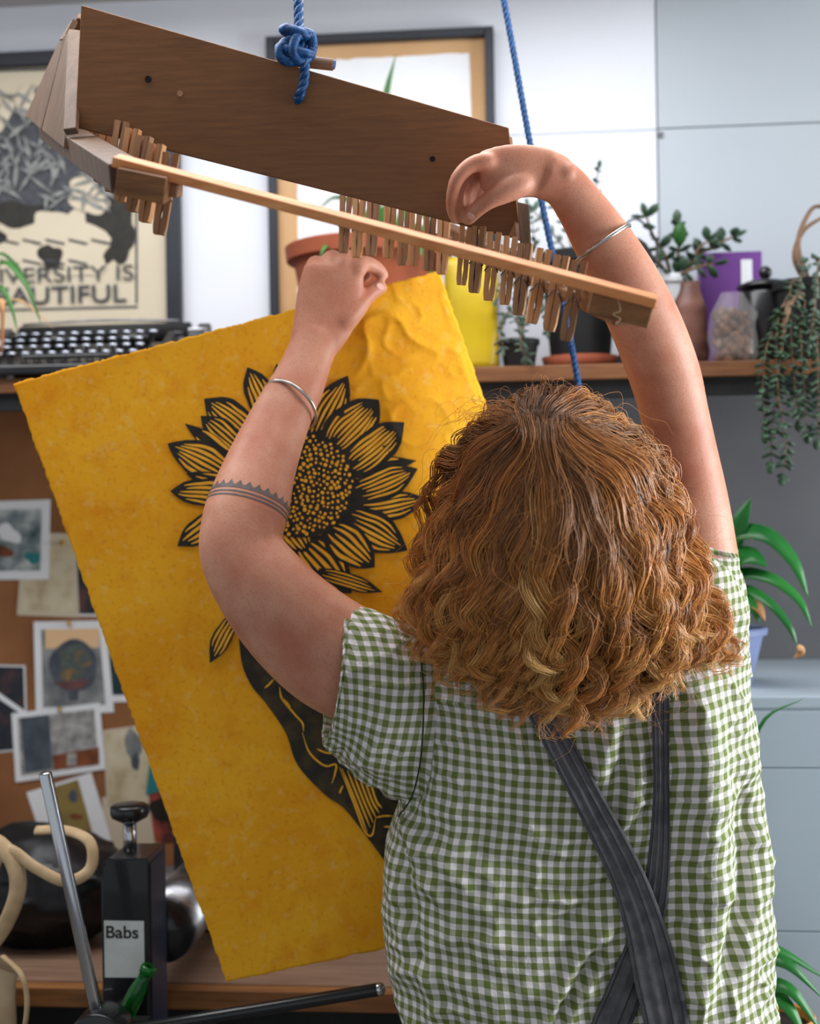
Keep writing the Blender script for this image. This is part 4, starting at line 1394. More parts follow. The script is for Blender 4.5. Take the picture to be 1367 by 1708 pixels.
def prong(sg):
    b = MB()
    outl = [(0.0003, 0.0), (0.0056, 0.0), (0.0070, 0.008), (0.0074, 0.046), (0.0086, PL), (0.0018, PL), (0.0007, 0.048), (0.0004, 0.030), (0.0012, 0.020), (0.0003, 0.010)]
    b.prism([(sg * x, z) for x, z in outl], -0.0048, 0.0048, ((0, 0, 0), (1, 0, 0), (0, 0, 1), (0, 1, 0)))
    return b


pm = {}
for key in ('peg', 'peg_dark'):
    for s in (-1, 1):
        me = prong(s).mesh('prong', M[key])
        fixn(me)
        pm[key, s] = me
sb_ = MB()
tt = np.linspace(0, 6 * math.pi, 50)
sb_.tube(np.stack([0.0024 * np.cos(tt), np.linspace(-0.0046, 0.0046, 50), 0.044 + 0.0024 * np.sin(tt)], 1), 0.0007, 5)
for y in (-0.0052, 0.0052):
    sb_.tube([(0.0024, y, 0.044), (0.0078, y, 0.036), (0.0078, 0.0, 0.036)], 0.0008, 5)
    sb_.tube([(-0.0024, y, 0.044), (-0.0078, y, 0.036), (-0.0078, 0.0, 0.036)], 0.0008, 5)
spring_me = sb_.mesh('spring', M['spring'], True)


def peg(top, bot, d, label, group, key):
    A, B = U(bot[0], bot[1], d), U(top[0], top[1], d)
    z = nrm(B - A)
    k = np.linalg.norm(B - A) / PL
    x = nrm(RV - z * (RV @ z))
    x = nrm(x + np.array([0, random.uniform(-0.35, 0.35), 0]))
    x = nrm(x - z * (x @ z))
    y = np.cross(z, x)
    Mx = Matrix(((x[0], y[0], z[0], A[0]), (x[1], y[1], z[1], A[1]), (x[2], y[2], z[2], A[2]), (0, 0, 0, 1))) @ Matrix.Scale(k, 4)
    r = empty('clothes_peg', label, 'clothes peg', Mx, group)
    for s in (-1, 1):
        o = bpy.data.objects.new('prong', pm[key, s])
        COL.objects.link(o)
        o.parent = r
    o = bpy.data.objects.new('spring', spring_me)
    COL.objects.link(o)
    o.parent = r
    return r


ords = ['first', 'second', 'third', 'fourth', 'fifth', 'sixth', 'seventh', 'eighth', 'ninth', 'tenth']
pegs = [((966, 436), (943, 568)), ((937, 427), (915, 552)), ((908, 416), (886, 539)), ((876, 407), (864, 525)), ((852, 395), (841, 508)), ((825, 388), (814, 501)), ((799, 378), (790, 488)), ((778, 367), (769, 475))]
for i, (t_, b_) in enumerate(pegs):
    d = 1 / (1 / 1.505 + (1 / 1.80 - 1 / 1.505) * i / 7)
    peg(t_, b_, d, ('wooden clothes peg held by the right hand fingers' if i == 7 else 'wooden clothes peg on the right rail, %s from the slat end block' % ords[i]), 'clothes pegs on the right rail', 'peg' if i % 3 else 'peg_dark')
for i in range(8):
    f = i / 7
    x = 740 + (573 - 740) * f + random.uniform(-3, 3)
    d = 1.86 + 0.07 * f
    yb = 458 + (420 - 458) * f + random.uniform(-6, 6)
    peg((x + 4, yb - 102 * 1.9 / d), (x - 1, yb), d, 'wooden clothes peg hanging behind the board, %s left of the right hand' % ords[i], 'clothes pegs under the board', 'peg_dark' if i % 2 else 'peg')
for i in range(9):
    f = i / 8
    d = 1.53 + 0.47 * f
    x = 265 + (112 - 265) * f ** 0.9
    yb = 391 + (258 - 391) * f ** 0.9
    ln = 137 * 1.5 / d
    peg((x + 21, yb - ln), (x, yb), d, 'wooden clothes peg at the left end of the rack, %s from the front' % ords[i], 'clothes pegs on the left rail', 'peg' if i % 2 else 'peg_dark')

# ================================================================== YELLOW PAPER
TLc, TRc, BRc, BLc = np.array([22, 640.]), np.array([731, 452.]), np.array([1098, 1484.]), np.array([378, 1638.])


def pap_px(u, v):
    u = np.asarray(u)[..., None]
    v = np.asarray(v)[..., None]
    return (TLc * (1 - u) + TRc * u) * (1 - v) + (BLc * (1 - u) + BRc * u) * v


def pap_uv(px, py):
    px = np.asarray(px, float)
    u, v = np.full_like(px, 0.5), np.full_like(px, 0.5)
    for _ in range(12):
        P = pap_px(u, v)
        ex_, ey_ = P[..., 0] - px, P[..., 1] - py
        du = (TRc - TLc) * (1 - v)[..., None] + (BRc - BLc) * v[..., None]
        dv = (BLc - TLc) * (1 - u)[..., None] + (BRc - TRc) * u[..., None]
        det = du[..., 0] * dv[..., 1] - du[..., 1] * dv[..., 0]
        u = u - (ex_ * dv[..., 1] - ey_ * dv[..., 0]) / det
        v = v - (-ex_ * du[..., 1] + ey_ * du[..., 0]) / det
    return u, v


def pap_d(u, v):
    d = 1.995 + 0.03 * u + 0.075 * v * u + 0.01 * v
    # soft billow and the pinched, crumpled upper right that turns to the light
    d = d + 0.010 * np.sin(3.0 * v + 2.2 * u) * (1 - u)
    k = np.clip((u - 0.80 + 0.10 * v) / 0.24, 0, 2)
    d = d + 0.060 * k ** 1.6 * np.clip(1.15 - v, 0, 1)
    P2 = np.stack([u * 0.6, v * 0.87], -1)
    cr = np.clip(1.15 - np.hypot(u - 0.92, (v - 0.08) * 1.25) / 0.27, 0, 1)
    rid = 1 - np.abs(vnoise(P2, 16, 11))
    rid2 = 1 - np.abs(vnoise(P2 + 3.1, 34, 12))
    d = d - cr * (0.006 * rid ** 6 + 0.0028 * rid2 ** 5)
    d = d - 0.0012 * vnoise(P2, 7, 14)
    return d


nu, nv = 200, 280
u, v = np.meshgrid(np.linspace(0, 1, nu), np.linspace(0, 1, nv))
px = pap_px(u, v)
ed = np.minimum.reduce([u, 1 - u, v, 1 - v])
jit = np.clip(1 - ed * 60, 0, 1)
jx = 1.0 * vnoise(np.stack([u, v], -1), 52, 21) + 1.3 * vnoise(np.stack([u, v], -1), 180, 22)
jy = 1.0 * vnoise(np.stack([u, v], -1), 52, 23) + 1.3 * vnoise(np.stack([u, v], -1), 180, 24)
qx, qy = px[..., 0] + jx * jit, px[..., 1] + jy * jit
dd = pap_d(u, v)
PP = CAM + dd[..., None] * (FV + ((qx - 683.5) / F)[..., None] * RV + ((854 - qy) / F)[..., None] * UV_)
porg = U(378, 1638, 2.0)
paper = MB().grid(PP - porg).build('sheet', M['yellow'], None, True)
proot = empty('paper_sheet', 'large yellow handmade paper sheet with a black sunflower and hand print', 'paper', Matrix.Translation(Vector(porg)))
paper.parent = proot
so = paper.modifiers.new('thickness', 'SOLIDIFY')
so.thickness = 0.0005
so.offset = 0


def pp(pts, off):
    """photo pixels -> points on the sheet, lifted off its front by off metres"""
    A = np.asarray(pts, float)
    uu, vv = pap_uv(A[..., 0], A[..., 1])
    d = pap_d(uu, vv) - off
    return CAM + d[..., None] * (FV + ((A[..., 0] - 683.5) / F)[..., None] * RV + ((854 - A[..., 1]) / F)[..., None] * UV_) - porg


def strip(b, C, w, off):
    """ribbon along pixel centre line C with pixel half-widths w"""
    C = np.asarray(C, float)
    T = nrm(np.gradient(C, axis=0))
    N = np.stack([-T[:, 1], T[:, 0]], 1)
    w = np.broadcast_to(np.asarray(w, float), (len(C),))[:, None]
    k = np.linspace(-1, 1, 5)
    G = np.stack([C + N * w * kk for kk in k], 1)
    b.grid(pp(G, off))


def petal(base, tip, width, bend=0.0, nl=6, seed=0, dark=0.0):
    rg = np.random.default_rng(seed)
    base, tip = np.array(base, float), np.array(tip, float)
    ax_ = tip - base
    L = np.linalg.norm(ax_)
    ax_ = ax_ / L
    nr = np.array([-ax_[1], ax_[0]])
    t = np.linspace(0, 1, 26)

    def cen(t):
        return base + np.outer(t, ax_) * L + np.outer(np.sin(t * math.pi * 0.5) ** 2 * bend * L * t, nr)
    wid = width / 2 * 1.08 * np.interp(t, [0, 0.2, 0.45, 0.65, 0.8, 0.9, 0.96, 1], [0.5, 0.86, 1.0, 0.9, 0.64, 0.36, 0.16, 0.02])
    wid = wid * (1 + 0.06 * np.sin(9 * t + seed))
    b = MB()
    strip(b, cen(t), np.maximum(wid, 0.8), 0.0009 + 0.0002 * seed)
    po_ = b.build('printed_petal', M['ink'], proot, True, fix=False)
    y = MB()
    for k in np.linspace(-0.68, 0.68, nl):
        a0, a1 = rg.uniform(0.06, 0.22), rg.uniform(0.82, 0.93) - 0.16 * abs(k)
        tt = np.linspace(a0, a1, 18)
        wc = np.interp(tt, t, wid)
        C = cen(tt) + nr * (k * wc * (1 + 0.05 * np.sin(12 * tt + seed + 5 * k)))[:, None]
        s = (tt - a0) / (a1 - a0)
        hw = width / nl * rg.uniform(0.20, 0.30) * np.sin(np.clip(s, 0.02, 0.98) * math.pi) ** 0.55
        strip(y, C, np.maximum(hw, 0.25), 0.0009 + 0.0002 * seed + 0.0001)
    y.build('petal_lines', M['yellow_line'], po_, True, fix=False)


for i, (bs_, tp_, wd, bend, nl) in enumerate((((462, 705), (404, 619), 50, 0.1, 5), ((425, 735), (347, 659), 58, -0.08, 6), ((405, 755), (335, 694), 46, 0.0, 5), ((395, 770), (309, 707), 26, 0.0, 2), ((390, 800), (287, 730), 60, -0.10, 6),
                                              ((400, 815), (311, 790), 28, 0.0, 3), ((395, 830), (287, 806), 46, -0.12, 5), ((375, 850), (303, 918), 42, 0.10, 4), ((485, 720), (461, 607), 42, 0, 4),
                                              ((592, 790), (688, 754), 24, 0.15, 2), ((520, 740), (575, 625), 58, 0.04, 6), ((590, 800), (648, 776), 34, -0.05, 3), ((550, 750), (628, 664), 74, 0.04, 8), ((575, 785), (678, 711), 62, -0.06, 7),
                                              ((580, 850), (712, 851), 46, -0.14, 5), ((585, 825), (698, 789), 52, -0.06, 6), ((570, 860), (682, 911), 62, 0.06, 6),
                                              ((500, 900), (590, 985), 66, 0.05, 5), ((545, 880), (628, 941), 62, 0.06, 5), ((480, 870), (512, 920), 50, 0.0, 5), ((530, 955), (638, 982), 26, 0.05, 4), ((395, 1025), (341, 1099), 30, -0.12, 4))):
    petal(bs_, tp_, wd, bend, nl, i)
# seed head
b = MB()
rr = np.linspace(0, 1, 10)
ta = np.linspace(0, 2 * math.pi, 49)
DC, DX, DY, DR = np.array([501, 808.]), 92, 89, 0.0


def disc(rv, av):
    x, y = DX * rv * np.cos(av), DY * rv * np.sin(av)
    return np.stack([DC[0] + x * math.cos(DR) - y * math.sin(DR), DC[1] + x * math.sin(DR) + y * math.cos(DR)], -1)


R_, A_ = np.meshgrid(rr, ta, indexing='ij')
b.grid(pp(disc(R_, A_), 0.0056))
hd_ = b.build('printed_seed_head', M['ink'], proot, True, fix=False)
dots = MB()
rg = np.random.default_rng(11)
tt = np.linspace(0, 2 * math.pi, 9)[:-1]
for i in range(330):
    rv = math.sqrt((i + 0.5) / 330) * 0.94
    av = i * 2.39996
    c = disc(np.array(rv), np.array(av)) + rg.normal(0, 1.0, 2)
    s = rg.uniform(2.0, 3.9)
    e = rg.uniform(0.7, 1.0)
    an = rg.uniform(0, 3)
    P = np.stack([c[0] + s * np.cos(tt) * math.cos(an) - s * e * np.sin(tt) * math.sin(an), c[1] + s * np.cos(tt) * math.sin(an) + s * e * np.sin(tt) * math.cos(an)], -1)
    dots.add(pp(P, 0.0058), [tuple(range(8))])
tag(dots.build('printed_seeds', M['yellow_line'], hd_, fix=False), kind='stuff')
# printed hand and sleeve below the flower
Lb = crom([(398, 1066), (404, 1110), (420, 1145), (443, 1173), (476, 1222), (496, 1276), (541, 1325), (574, 1349), (607, 1390), (644, 1440), (700, 1520), (760, 1590)], 60)
Rb = crom([(412, 1058), (450, 1090), (500, 1130), (545, 1160), (585, 1200), (620, 1240), (660, 1270), (700, 1310), (740, 1360), (780, 1410), (820, 1470), (860, 1530)], 60)
b = MB()
b.grid(pp(np.stack([Lb + (Rb - Lb) * k for k in np.linspace(0, 1, 10)], 1), 0.0012))
inkh = mat('textured_black_ink', (34, 30, 20), 0.55, col2=(78, 62, 26), vs=40, detail=5, lo=0.45, hi=0.8)
ho = b.build('printed_hand', inkh, proot, True, fix=False)
y = MB()


def line(pts, w=1.6, n=20):
    strip(y, crom(pts, n), w * np.clip(np.sin(np.linspace(0.08, math.pi - 0.08, n)) * 1.6, 0.35, 1), 0.0018)


for pts in ([(441, 1148), (449, 1141), (456, 1133)], [(466, 1146), (470, 1165), (490, 1190), (504, 1206), (506, 1220)], [(504, 1222), (514, 1252), (530, 1270), (545, 1278), (560, 1275), (558, 1292), (553, 1307)], [(528, 1249), (542, 1255), (556, 1257)],
            [(470, 1165), (478, 1172), (484, 1180)], [(572, 1310), (568, 1318), (566, 1324)], [(626, 1365), (620, 1393), (607, 1385), (590, 1340), (566, 1280)], [(626, 1364), (640, 1361), (655, 1361)], [(640, 1379), (648, 1379), (655, 1379)]):
    line(pts)
for k in range(6):
    line([(570 + 9 * k, 1282 + 3 * k), (592 + 7 * k, 1335), (612 + 5 * k, 1388 - 8 * k)], 1.8)
y.build('hand_lines', M['yellow_line'], ho, True, fix=False)
# ================================================================== PERSON
def fast_mesh(name, V, Q, m, smooth=True):
    """mesh from numpy arrays, Q = (n,3|4) faces"""
    me = bpy.data.meshes.new(name)
    n, k = Q.shape
    me.vertices.add(len(V))
    me.vertices.foreach_set('co', np.ascontiguousarray(V, dtype=np.float32).ravel())
    me.loops.add(n * k)
    me.loops.foreach_set('vertex_index', np.ascontiguousarray(Q, dtype=np.int32).ravel())
    me.polygons.add(n)
    me.polygons.foreach_set('loop_start', np.arange(0, n * k, k, dtype=np.int32))
    me.polygons.foreach_set('loop_total', np.full(n, k, dtype=np.int32))
    me.polygons.foreach_set('use_smooth', np.full(n, smooth))
    me.update(calc_edges=True)
    if m is not None:
        me.materials.append(m)
    return me


PX, PY = 0.235, 1.90
person = empty('person', 'person seen from behind in a green gingham shirt reaching up to the rack', 'person', Matrix.Translation((PX, PY, 0)))
PO = np.array([PX, PY, 0.0])


def link(name, me, parent=person):
    o = bpy.data.objects.new(name, me)
    COL.objects.link(o)
    o.parent = parent
    return o


# ---- torso table: photo row -> left / right outline, centre depth, half depth
TY = np.array([840, 870, 905, 950, 1000, 1060, 1120, 1180, 1260, 1340, 1400, 1460, 1520, 1580, 1640, 1708, 1800, 1900], float)
TXL = np.array([880, 835, 790, 745, 712, 694, 690, 690, 686, 664, 646, 640, 637, 645, 658, 671, 680, 684], float)
TXR = np.array([1060, 1120, 1168, 1212, 1236, 1240, 1240, 1242, 1260, 1273, 1279, 1282, 1285, 1286, 1285, 1284, 1282, 1280], float)
TD = np.array([1.88, 1.88, 1.885, 1.89, 1.895, 1.90, 1.90, 1.90, 1.905, 1.91, 1.91, 1.91, 1.91, 1.91, 1.91, 1.91, 1.91, 1.91])
TB = np.array([0.05, 0.07, 0.085, 0.10, 0.11, 0.118, 0.122, 0.125, 0.125, 0.122, 0.12, 0.12, 0.12, 0.122, 0.126, 0.13, 0.135, 0.14])


def torso_ring(py, th, shrink=0.0, n=3.1):
    xl, xr, d, b = (np.interp(py, TY, q) for q in (TXL, TXR, TD, TB))
    A, B = U(xl, py, d), U(xr, py, d)
    a = (B[0] - A[0]) / 2 - shrink
    b = b - shrink
    c = (A + B) / 2
    ct_, st_ = np.cos(th), np.sin(th)
    x = a * np.sign(ct_) * np.abs(ct_) ** (2 / n)
    y = b * np.sign(st_) * np.abs(st_) ** (2 / n)
    return np.stack([c[0] + x, c[1] + y, np.full_like(th, c[2])], 1)


# ---- body: lofted limbs, united by voxel remesh into one continuous surface
body = MB()


def limb(pts, seg=24, n=None, ratio=1.0, caps=True, b=None):
    """pts rows: px, py, depth, width in px (across the picture), depth/width ratio"""
    A = np.array([list(q) + [ratio] * (5 - len(q)) for q in pts], float)
    S = crom(A, n or 6 * len(A))
    P = np.array([U(q[0], q[1], q[2]) for q in S])
    w_ = S[:, 3] / 2 / F * S[:, 2]
    T = nrm(np.gradient(P, axis=0))
    th = np.linspace(0, 2 * math.pi, seg, endpoint=False)
    G = []
    for i in range(len(P)):
        view = nrm(P[i] - CAM)
        e1 = nrm(np.cross(T[i], view))
        e2 = np.cross(e1, T[i])
        G.append(P[i] + w_[i] * (np.cos(th)[:, None] * e1 + S[i, 4] * np.sin(th)[:, None] * e2))
    (b or body).rings(np.array(G), caps)
    return P, T


th = np.linspace(0, 2 * math.pi, 48, endpoint=False)
body.rings(np.array([torso_ring(y, th, 0.034) for y in np.linspace(900, 1890, 40)]))
# neck and head (face turned away and up)
limb([(965, 1010, 1.88, 190), (955, 960, 1.85, 130), (948, 900, 1.80, 112), (942, 840, 1.77, 115)])
HC = U(937, 830, 1.75)
tilt = Matrix.Rotation(math.radians(22), 3, 'X')
body.ell(HC, (0.077, 0.097, 0.112), 40, tilt)


def hp(x, y, z):
    return HC + np.array(tilt @ Vector((x, y, z)))


body.ell(hp(0, 0.045, -0.055), (0.056, 0.062, 0.066), 28, tilt)                    # jaw
body.ell(hp(0, 0.103, -0.018), (0.013, 0.020, 0.024), 18, tilt)                    # nose
body.ell(hp(0, 0.094, 0.012), (0.009, 0.012, 0.03), 14, tilt)
body.ell(hp(0, 0.094, -0.055), (0.024, 0.014, 0.007), 16, tilt)                    # lips
body.ell(hp(0, 0.092, -0.066), (0.020, 0.014, 0.007), 16, tilt)
body.ell(hp(0, 0.085, -0.095), (0.022, 0.018, 0.018), 16, tilt)                    # chin
for s in (-1, 1):
    body.ell(hp(s * 0.078, 0.0, -0.015), (0.010, 0.020, 0.031), 18, tilt)          # ears
    body.ell(hp(s * 0.036, 0.078, -0.025), (0.024, 0.02, 0.022), 16, tilt)         # cheeks
    body.ell(hp(s * 0.030, 0.080, 0.026), (0.026, 0.016, 0.010), 16, tilt)         # brow
# left arm of the picture
limb([(800, 1150, 1.90, 180, 0.7), (720, 1145, 1.885, 185, .7), (640, 1130, 1.868, 188, .74), (560, 1094, 1.855, 190, .82), (495, 1043, 1.847, 178, .92), (440, 982, 1.84, 160, 1), (405, 925, 1.842, 143, 1), (404, 880, 1.85, 138, 1.0),
      (414, 845, 1.862, 138, .98), (434, 780, 1.885, 120, .95), (464, 706, 1.915, 102, .9), (497, 640, 1.94, 89, .85), (518, 588, 1.955, 79, .8), (530, 556, 1.962, 84, .7)], n=90, seg=32)
limb([(385, 895, 1.85, 60, 1.0), (372, 905, 1.85, 66, 1.0), (365, 915, 1.85, 55, 1)], n=10)                     # point of the elbow
# left hand: back of the hand towards the camera
limb([(522, 575, 1.957, 82, .62), (538, 540, 1.962, 100, .5), (548, 505, 1.962, 110, .42), (553, 475, 1.960, 108, .38), (556, 450, 1.958, 100, .36), (557, 440, 1.958, 88, .3)], n=30)
fin = [  # knuckle, middle joint, end joint, tip
    [(580, 472, 1.966, 14), (594, 452, 1.960, 31), (606, 440, 1.970, 28), (625, 446, 1.985, 25), (637, 458, 1.992, 22), (640, 466, 1.995, 16)],
    [(562, 476, 1.964, 14), (570, 447, 1.958, 32), (578, 431, 1.972, 29), (594, 434, 1.996, 25), (606, 452, 2.004, 22), (612, 468, 2.000, 17)],
    [(545, 476, 1.964, 14), (546, 447, 1.958, 31), (551, 431, 1.972, 28), (562, 433, 1.996, 24), (572, 452, 2.006, 21), (578, 468, 2.002, 17)],
    [(530, 480, 1.964, 14), (523, 455, 1.959, 29), (524, 440, 1.970, 26), (532, 440, 1.992, 23), (540, 456, 2.002, 19), (545, 470, 2.000, 15)]]
for f in fin:
    limb(f, seg=14, n=22)
limb([(552, 560, 1.966, 18), (568, 538, 1.964, 46), (590, 515, 1.968, 42), (610, 495, 1.976, 30), (626, 483, 1.984, 27), (639, 477, 1.990, 22), (643, 475, 1.991, 12)], seg=14, n=26)   # thumb
# right arm of the picture
limb([(1100, 1090, 1.90, 170, .8), (1140, 1020, 1.89, 170, .9), (1158, 960, 1.882, 150, .95), (1158, 900, 1.875, 134, 1), (1150, 830, 1.865, 124, 1), (1138, 760, 1.853, 116, 1), (1124, 690, 1.84, 113, 1), (1108, 625, 1.825, 118, 1), (1078, 545, 1.80, 118, .97),
      (1042, 470, 1.775, 112, .93), (1003, 400, 1.755, 98, .88), (966, 342, 1.735, 82, .8), (938, 308, 1.722, 76, .75), (905, 291, 1.712, 80, .62)], n=90, seg=32)
limb([(930, 296, 1.715, 40, 1), (944, 290, 1.712, 42, 1), (953, 291, 1.714, 30, 1)], n=10)
limb([(1140, 655, 1.83, 62, 1), (1146, 645, 1.83, 56, 1), (1150, 634, 1.83, 46, 1)], n=10)
# right hand, wrist bent so that the fingers reach down to the peg
limb([(935, 300, 1.722, 76, .6), (900, 288, 1.712, 84, .5), (865, 285, 1.705, 88, .45), (830, 284, 1.702, 80, .42), (800, 284, 1.702, 62, .42)], n=30)
for f in ([(838, 276, 1.702, 12), (814, 270, 1.693, 31), (786, 275, 1.690, 28), (763, 297, 1.692, 25), (754, 326, 1.705, 22), (754, 352, 1.728, 20), (760, 370, 1.748, 15)],
          [(838, 280, 1.706, 12), (815, 272, 1.706, 32), (790, 278, 1.708, 29), (768, 304, 1.712, 26), (762, 334, 1.724, 22), (766, 358, 1.742, 19), (771, 368, 1.750, 14)],
          [(838, 285, 1.71, 12), (818, 280, 1.722, 30), (796, 292, 1.728, 27), (780, 318, 1.734, 24), (780, 342, 1.738, 20), (786, 354, 1.738, 15)],
          [(840, 290, 1.716, 12), (824, 290, 1.734, 26), (806, 306, 1.742, 23), (796, 328, 1.744, 20), (798, 342, 1.742, 14)]):
    limb(f, seg=14, n=26)
limb([(892, 296, 1.712, 16), (868, 305, 1.704, 46), (840, 320, 1.700, 41), (815, 334, 1.702, 31), (795, 349, 1.716, 28), (782, 364, 1.736, 23), (777, 372, 1.744, 14)], seg=14, n=26)

bme = body.mesh('body_raw')
fixn(bme)
tmp = bpy.data.objects.new('tmp_body', bme)
COL.objects.link(tmp)
rm = tmp.modifiers.new('voxel', 'REMESH')
rm.mode = 'VOXEL'
rm.voxel_size = 0.0026
rm.use_smooth_shade = True
sm = tmp.modifiers.new('smooth', 'SMOOTH')
sm.factor = 0.5
sm.iterations = 9
dg = bpy.context.evaluated_depsgraph_get()
dg.update()
bm2 = bpy.data.meshes.new_from_object(tmp.evaluated_get(dg))
bpy.data.objects.remove(tmp)
nV = len(bm2.vertices)
BV = np.zeros(nV * 3, dtype=np.float32)
bm2.vertices.foreach_get('co', BV)
BV = BV.reshape(-1, 3)
bm2.calc_loop_triangles()
tri = np.zeros(len(bm2.loop_triangles) * 3, dtype=np.int32)
bm2.loop_triangles.foreach_get('vertices', tri)
tri = tri.reshape(-1, 3)
BVH = BVHTree.FromPolygons(BV.tolist(), tri.tolist())
bm2.vertices.foreach_set('co', (BV - PO).astype(np.float32).ravel())
bm2.materials.clear()
bm2.materials.append(M['skin'])
bm2.polygons.foreach_set('use_smooth', [True] * len(bm2.polygons))
bm2.name = 'body'
body_o = link('body', bm2)
for s in (-1, 1):
    e = hp(s * 0.031, 0.080, 0.008)
    link('eye', MB().ell(e - PO, (0.0115, 0.0115, 0.0115), 16).mesh('eye', M['eye'], True))
# thumb and finger nails that face the camera
nail = mat('fingernail', (226, 178, 166), 0.3)
for px_, py_, ang in ((634, 478, -0.35), (785, 360, 0.9)):
    hit = BVH.ray_cast(Vector(CAM), Vector(nrm(U(px_, py_, 1) - CAM)))
    if hit[0] is not None:
        n_ = np.array(hit[1])
        e1 = nrm(np.cross(n_, (0, 0, 1)))
        e2 = np.cross(n_, e1)
        ca, sa = math.cos(ang), math.sin(ang)
        E1, E2 = e1 * ca + e2 * sa, -e1 * sa + e2 * ca
        tt = np.linspace(0, 2 * math.pi, 15)[:-1]
        link('fingernail', MB().prism(np.stack([0.006 * np.cos(tt), 0.0045 * np.sin(tt)], 1), 0.0, 0.0006, (np.array(hit[0]) - PO, E1, E2, n_)).mesh('fingernail', nail))


def arm_ring(c, ax, off, n=72, lift=0.0005, R=0.12):
    """closed line round the limb in the plane through c + ax*off, lying on the skin"""
    ax = nrm(ax)
    e1 = nrm(np.cross(ax, (0, 1, 0)))
    e2 = np.cross(ax, e1)
    cc = c + ax * off
    out = []
    for a in np.linspace(0, 2 * math.pi, n, endpoint=False):
        d = e1 * math.cos(a) + e2 * math.sin(a)
        h = BVH.ray_cast(Vector(cc), Vector(d), R)
        hit = np.array(h[0]) if h[0] is not None else cc + d * 0.05
        out.append(hit + d * lift)
    return np.array(out)


# ---- tattoo bands on the left forearm
tc_ = U(415, 846, 1.862)
tax = nrm(U(434, 780, 1.885) - U(410, 860, 1.858))
tb = MB()
for o0, o1 in ((-0.0088, -0.0064), (-0.0034, -0.0010), (0.0028, 0.0080)):
    A, B = arm_ring(tc_, tax, o0), arm_ring(tc_, tax, o1)
    tb.grid(np.array([A, B]) - PO, True)
NT = 26
A, B = arm_ring(tc_, tax, 0.0078, NT * 4), arm_ring(tc_, tax, 0.0150, NT * 4)
for i in range(NT):
    j = i * 4
    tb.add(np.array([A[j], A[(j + 3) % (4 * NT)], A[j] * 0.35 + B[(j + 3) % (4 * NT)] * 0.65, B[(j + 2) % (4 * NT)] * 0.5 + B[(j + 1) % (4 * NT)] * 0.5, A[(j + 3) % (4 * NT)] * 0.35 + B[j] * 0.65])[[0, 1, 2, 3, 4]] - PO, [(0, 1, 2, 3, 4)])
t_o = link('tattoo', tb.mesh('tattoo', M['tattoo'], True))
t_o['label'] = 'tattooed band of lines and points round the forearm'


# ---- bangles
def bangle(c, ax, r1, r2, tr, label):
    ax = nrm(ax)
    e1 = nrm(np.cross(ax, (0, 1, 0)))
    e2 = np.cross(ax, e1)
    tt = np.linspace(0, 2 * math.pi, 81)
    P = c + r1 * np.cos(tt)[:, None] * e1 + r2 * np.sin(tt)[:, None] * e2
    o = link('bangle', MB().tube(P - PO, tr, 12).mesh('bangle', M['silver'], True))
    o['label'] = label


fa = nrm(U(497, 640, 1.94) - U(464, 706, 1.915))
bangle(U(484, 676, 1.927), nrm(fa + np.array([0.34, 0.50, 0.05])), 0.0415, 0.0395, 0.0023, 'thin silver bangle on the lower forearm')
fb = nrm(U(966, 342, 1.735) - U(1042, 470, 1.775))
bangle(U(1004, 408, 1.757), nrm(fb + np.array([-0.02, 0.35, 0.05])), 0.0400, 0.0385, 0.0026, 'thin silver bangle on the raised forearm')

# ---- shirt
FOLDS = [  # polyline in photo pixels, height in metres (+ ridge, - crease), half-width px
    ([(1150, 1100), (1165, 1230), (1178, 1380), (1180, 1520), (1172, 1640), (1160, 1720)], 0.022, 30),
    ([(1264, 1270), (1256, 1380), (1240, 1490), (1208, 1600), (1168, 1720)], -0.020, 17),
    ([(1205, 1180), (1225, 1300), (1222, 1420)], -0.006, 14),
    ([(1025, 1190), (1012, 1250), (995, 1310)], 0.010, 12), ([(1068, 1230), (1058, 1310), (1040, 1390)], 0.009, 11),
    ([(1045, 1200), (1036, 1290), (1020, 1370)], -0.007, 10),
    ([(1090, 1340), (1060, 1370), (1040, 1400)], -0.006, 7),
    ([(830, 1490), (900, 1483), (960, 1490), (1000, 1478), (1030, 1460)], -0.007, 6), ([(840, 1502), (910, 1498), (980, 1500)], 0.006, 7),
    ([(915, 1545), (970, 1518), (1030, 1482)], -0.006, 7), ([(905, 1720), (940, 1640), (990, 1570), (1030, 1540)], 0.010, 10), ([(935, 1720), (975, 1650), (1025, 1590)], 0.009, 9),
    ([(920, 1720), (958, 1648), (1005, 1582)], -0.008, 7),
    ([(660, 1365), (700, 1430), (740, 1520), (770, 1600)], 0.008, 11), ([(668, 1362), (730, 1430), (800, 1500)], 0.006, 10), ([(657, 1370), (672, 1440), (690, 1540), (700, 1640)], -0.007, 9),
    ([(700, 1480), (760, 1560), (800, 1640)], -0.006, 10), ([(690, 1600), (720, 1660), (740, 1710)], 0.008, 12),
    ([(780, 1420), (850, 1435), (930, 1430)], -0.004, 8), ([(790, 1560), (860, 1580), (940, 1575)], 0.005, 10), ([(800, 1620), (870, 1640)], -0.005, 9),
    ([(1135, 1500), (1150, 1560), (1140, 1640)], 0.006, 9), ([(1120, 1480), (1160, 1500), (1190, 1490)], -0.004, 7), ([(880, 1380), (950, 1400), (1010, 1390)], 0.004, 9),
    ([(700, 1090), (706, 1200), (700, 1290), (684, 1345), (664, 1362)], -0.007, 6),
]


